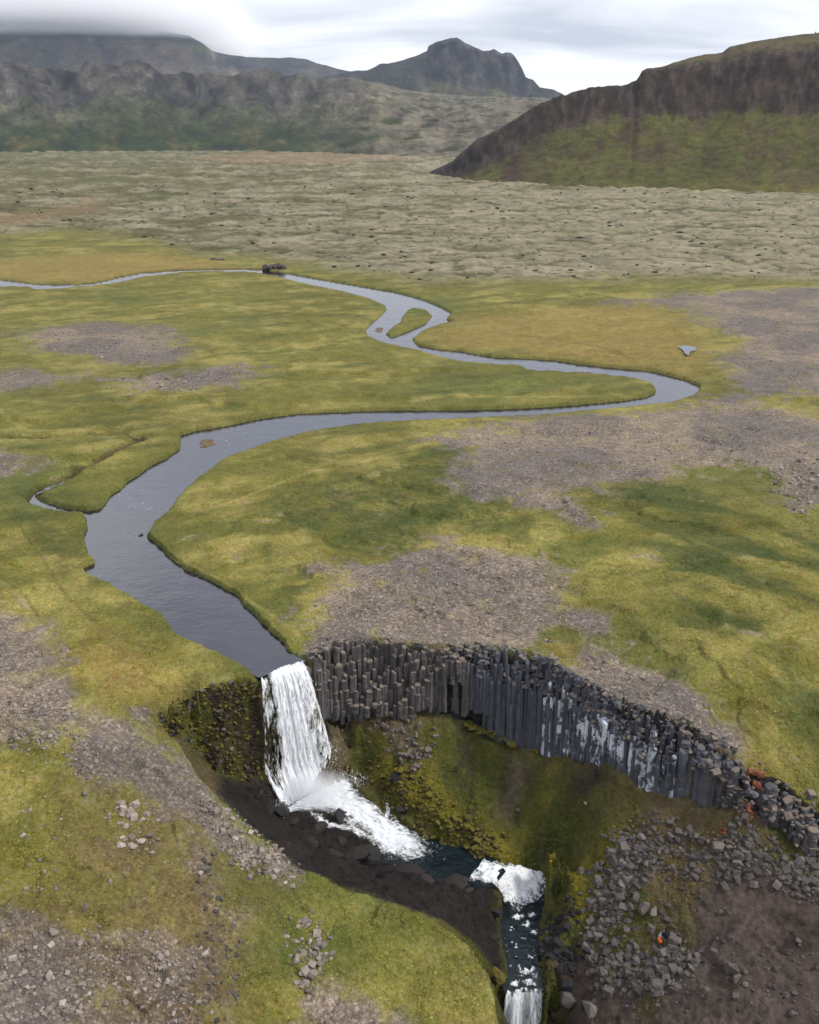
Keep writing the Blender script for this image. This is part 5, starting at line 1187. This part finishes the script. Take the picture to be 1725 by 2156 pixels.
def build_person():
    g = ground(1406, 1980); z = hz(g[0], g[1]); root = empty('person', (g[0], g[1], z)); root.rotation_euler = (0, 0, math.radians(120))
    tag(root, 'person in black clothes crouching among the rocks beside an orange pack', 'person')
    J = [((0,0,.30), .15), ((.05,0,.48), .145), ((.14,0,.66), .15), ((.20,0,.80), .06), ((.24,0,.90), .095), ((.25,0,.99), .085),
         ((.04,.11,.28), .10), ((.40,.15,.44), .072), ((.28,.15,.10), .055), ((.40,.16,.05), .045),
         ((.04,-.11,.28), .10), ((.40,-.15,.42), .072), ((.26,-.15,.10), .055), ((.38,-.16,.05), .045),
         ((.16,.20,.70), .065), ((.30,.26,.50), .048), ((.48,.16,.48), .036), ((.16,-.20,.70), .065), ((.30,-.26,.50), .048), ((.48,-.14,.46), .036)]
    E = [(0,1),(1,2),(2,3),(3,4),(4,5),(0,6),(6,7),(7,8),(8,9),(0,10),(10,11),(11,12),(12,13),(2,14),(14,15),(15,16),(2,17),(17,18),(18,19)]
    blk = plain('black_clothing', (0.008, 0.009, 0.012)); skin = plain('skin', (0.42, 0.26, 0.19), .6); hair = plain('dark_hair', (0.012, 0.009, 0.007))
    skin_body('body', J, E, blk, root)
    def ball(name, c, r, m, sc=(1, 1, 1), seg=12, of=None):
        bm = bmesh.new(); bmesh.ops.create_uvsphere(bm, u_segments=seg, v_segments=8, radius=r)
        me = bpy.data.meshes.new(name); bm.to_mesh(me); bm.free(); me.materials.append(m)
        me.polygons.foreach_set('use_smooth', np.ones(len(me.polygons), bool))
        o = bpy.data.objects.new(name, me); COL.objects.link(o); o.location = c; o.scale = sc; o.parent = root
        if of:
            o.parent = of; o.location = [(a-b)/k for a, b, k in zip(c, of.location, of.scale)]; o.scale = [a/k for a, k in zip(sc, of.scale)]
        return o
    f = ball('face', (.285, 0, .925), .088, skin, (.8, .85, 1.1)); nose = ball('nose', (.36, 0, .92), .018, skin, of=f); 
    ball('hood', (.235, 0, .955), .108, blk, (.95, .95, 1.05))
    for s in (-1, 1):
        ball('eye', (.352, s*.032, .945), .010, hair, of=f); 
        h = [((.48, s*.15, .47), .036), ((.53, s*.14, .45), .032)]; e = [(0, 1)]
        for q, (dy, ln) in enumerate(((-.026, .055), (-.009, .065), (.009, .062), (.026, .05))):
            h += [((.56, s*.14+dy, .445), .011), ((.56+ln, s*.14+dy*1.1, .42), .009)]; e += [(1, 2+2*q), (2+2*q, 3+2*q)]
        h += [((.52, s*.14-.045*s, .45), .012), ((.56, s*.14-.06*s, .43), .010)]; e += [(0, 10), (10, 11)]
        skin_body('hand', h, e, skin, root)
    # pack
    g2 = ground(1391, 1977); z2 = hz(g2[0], g2[1]); pk = empty('backpack', (g2[0], g2[1], z2)); pk.rotation_euler = (0, 0, .5)
    tag(pk, 'orange and grey backpack lying on the rocks next to the crouching person', 'backpack')
    def pod(name, c, d, m):
        bm = bmesh.new(); bmesh.ops.create_cube(bm, size=1); bmesh.ops.bevel(bm, geom=list(bm.edges), offset=.22, segments=3, affect='EDGES')
        me = bpy.data.meshes.new(name); bm.to_mesh(me); bm.free(); me.materials.append(m); me.polygons.foreach_set('use_smooth', np.ones(len(me.polygons), bool))
        o = bpy.data.objects.new(name, me); COL.objects.link(o); o.location = c; o.scale = d; o.parent = pk; return o
    org = plain('orange_fabric', (0.75, 0.17, 0.03)); gry = plain('grey_fabric', (0.25, 0.29, 0.32))
    pod('bag', (0, 0, .22), (.40, .28, .46), org); pod('lid', (.10, .06, .46), (.40, .30, .18), gry); pod('pocket', (-.08, -.16, .16), (.26, .12, .26), org)
    for s in (-1, 1): pod('strap', (s*.1, .16, .25), (.05, .05, .40), gry)
build_person()

# ------------------------------------------------------------------ low cloud and haze
def volume_box(name, lo, hi, label, cat, mat):
    bm = bmesh.new(); bmesh.ops.create_cube(bm, size=1)
    me = bpy.data.meshes.new(name); bm.to_mesh(me); bm.free(); me.materials.append(mat)
    o = bpy.data.objects.new(name, me); COL.objects.link(o); lo = np.array(lo, float); hi = np.array(hi, float); o.location = (lo+hi)/2; o.scale = hi-lo
    tag(o, label, cat, kind='stuff'); return o
def mat_volume(name, dens, col, aniso=0.0, cloud=None):
    m = bpy.data.materials.new(name); m.use_nodes = True; t = m.node_tree; t.nodes.clear()
    out = N(t, 'ShaderNodeOutputMaterial'); v = N(t, 'ShaderNodeVolumePrincipled'); t.links.new(v.outputs[0], out.inputs['Volume'])
    v.inputs['Color'].default_value = tuple(col)+(1,); v.inputs['Density'].default_value = dens; v.inputs['Anisotropy'].default_value = aniso
    return m, t, v
hm_, _, _ = mat_volume('thin_air', 0.000032, (0.70, 0.82, 1.0))
volume_box('haze', (-9000, -60, -45), (9000, 9000, 440), 'thin blue haze filling the valley', 'haze', hm_)
def cloud():
    m, t, v = mat_volume('low_cloud', 0.0, (0.97, 0.98, 1.0), 0.0)
    L = t.links.new
    tc = N(t, 'ShaderNodeTexCoord'); sp = N(t, 'ShaderNodeSeparateXYZ'); L(tc.outputs['Object'], sp.inputs[0])
    def mr(x, a, b, c, d):
        n = N(t, 'ShaderNodeMapRange'); n.interpolation_type = 'SMOOTHSTEP'
        for i_, q in enumerate((a, b, c, d)): n.inputs[i_+1].default_value = q
        L(x, n.inputs[0]); return n.outputs[0]
    def mul(a, b):
        n = N(t, 'ShaderNodeMath', operation='MULTIPLY'); L(a, n.inputs[0])
        if isinstance(b, float): n.inputs[1].default_value = b
        else: L(b, n.inputs[1])
        return n.outputs[0]
    geo = N(t, 'ShaderNodeNewGeometry'); ns = N(t, 'ShaderNodeTexNoise'); ns.inputs['Scale'].default_value = 0.0016; ns.inputs['Detail'].default_value = 3
    L(geo.outputs['Position'], ns.inputs['Vector'])
    ad = N(t, 'ShaderNodeMath', operation='MULTIPLY_ADD'); L(ns.outputs[0], ad.inputs[0]); ad.inputs[1].default_value = 0.34; L(sp.outputs[2], ad.inputs[2])
    ax = N(t, 'ShaderNodeMath', operation='MULTIPLY_ADD'); L(ns.outputs[0], ax.inputs[0]); ax.inputs[1].default_value = -0.12; L(sp.outputs[0], ax.inputs[2])
    d = mul(mul(mr(ad.outputs[0], -0.34, -0.10, 0, 1), mr(ax.outputs[0], 0.43, 0.28, 0, 1)), mr(sp.outputs[1], -0.5, -0.3, 0, 1))
    d = mul(d, mr(sp.outputs[2], 0.5, 0.2, 0, 1))
    L(mul(d, 0.016), v.inputs['Density'])
    volume_box('low_cloud', (-5200, 4200, 442), (-760, 7200, 690), 'low grey cloud lying on the far left mountain tops', 'cloud', m)
cloud()

# ------------------------------------------------------------------ spray at the foot of the falls
def spray():
    r = np.random.default_rng(5); V = []; F = []
    def puff(c, rad, n):
        nonlocal V, F
        P = np.array(c)+r.normal(size=(n, 3))*np.array(rad)
        for p in P:
            s = 0.006+0.014*r.random()**2; b = len(V)
            V += [tuple(p+s*np.array(q)) for q in ((1, 1, 1), (1, -1, -1), (-1, 1, -1), (-1, -1, 1))]; F += [(b, b+1, b+2), (b, b+3, b+1), (b, b+2, b+3), (b+1, b+3, b+2)]
    puff(at(660,1660,-10.2), (1.3, .6, .7), 1500); puff(at(735,1640,-10.4), (.8, .4, .3), 500); puff(at(600,1690,-10.4), (.5, .3, .5), 350); puff(at(850,1785,-12.9), (1.1, .7, .18), 900); puff(at(1100,1870,-15.2), (.9, .6, .2), 600); puff(at(620,1440,-1.2), (1.2, .3, .25), 250); puff(at(700,1600,-8.5), (.5, .3, 1.2), 300)
    m = MT('spray_drops'); m.set((0.9, 0.92, 0.95), 0.5, 0.3)
    o = mesh_obj('spray', np.array(V), F, m.m); tag(o, 'fine white spray drifting around the falls', 'spray', kind='stuff')
spray()

def mist(u, v, z, rad, dens):
    m, t, v_ = mat_volume('mist', 0.0, (0.97, 0.98, 1.0)); L = t.links.new
    tc = N(t, 'ShaderNodeTexCoord'); ln = N(t, 'ShaderNodeVectorMath', operation='LENGTH'); L(tc.outputs['Object'], ln.inputs[0])
    ns = N(t, 'ShaderNodeTexNoise'); ns.inputs['Scale'].default_value = 2.2; ns.inputs['Detail'].default_value = 3; L(tc.outputs['Object'], ns.inputs['Vector'])
    sm = N(t, 'ShaderNodeMath', operation='MULTIPLY_ADD'); L(ns.outputs[0], sm.inputs[0]); sm.inputs[1].default_value = 0.9; L(ln.outputs['Value'], sm.inputs[2])
    mr = N(t, 'ShaderNodeMapRange'); mr.interpolation_type = 'SMOOTHSTEP'; L(sm.outputs[0], mr.inputs[0])
    for i, q in enumerate((1.35, 0.45, 0.0, dens)): mr.inputs[i+1].default_value = q
    L(mr.outputs[0], v_.inputs['Density'])
    bm = bmesh.new(); bmesh.ops.create_icosphere(bm, subdivisions=2, radius=1.0); me = bpy.data.meshes.new('mist'); bm.to_mesh(me); bm.free(); me.materials.append(m)
    o = bpy.data.objects.new('mist', me); COL.objects.link(o); o.location = at(u, v, z); o.scale = rad; return o
tag(mist(668, 1665, -10.2, (3.4, 2.0, 2.4), 1.0), 'soft white mist hanging at the foot of the main waterfall', 'mist', kind='stuff')
tag(mist(850, 1778, -12.7, (1.9, 1.2, .7), 0.6), 'thin mist where the foam chute meets the teal pool', 'mist', kind='stuff')
tag(mist(1100, 1868, -15.0, (1.8, 1.2, .9), 0.6), 'thin mist over the short cascade below the pool', 'mist', kind='stuff')
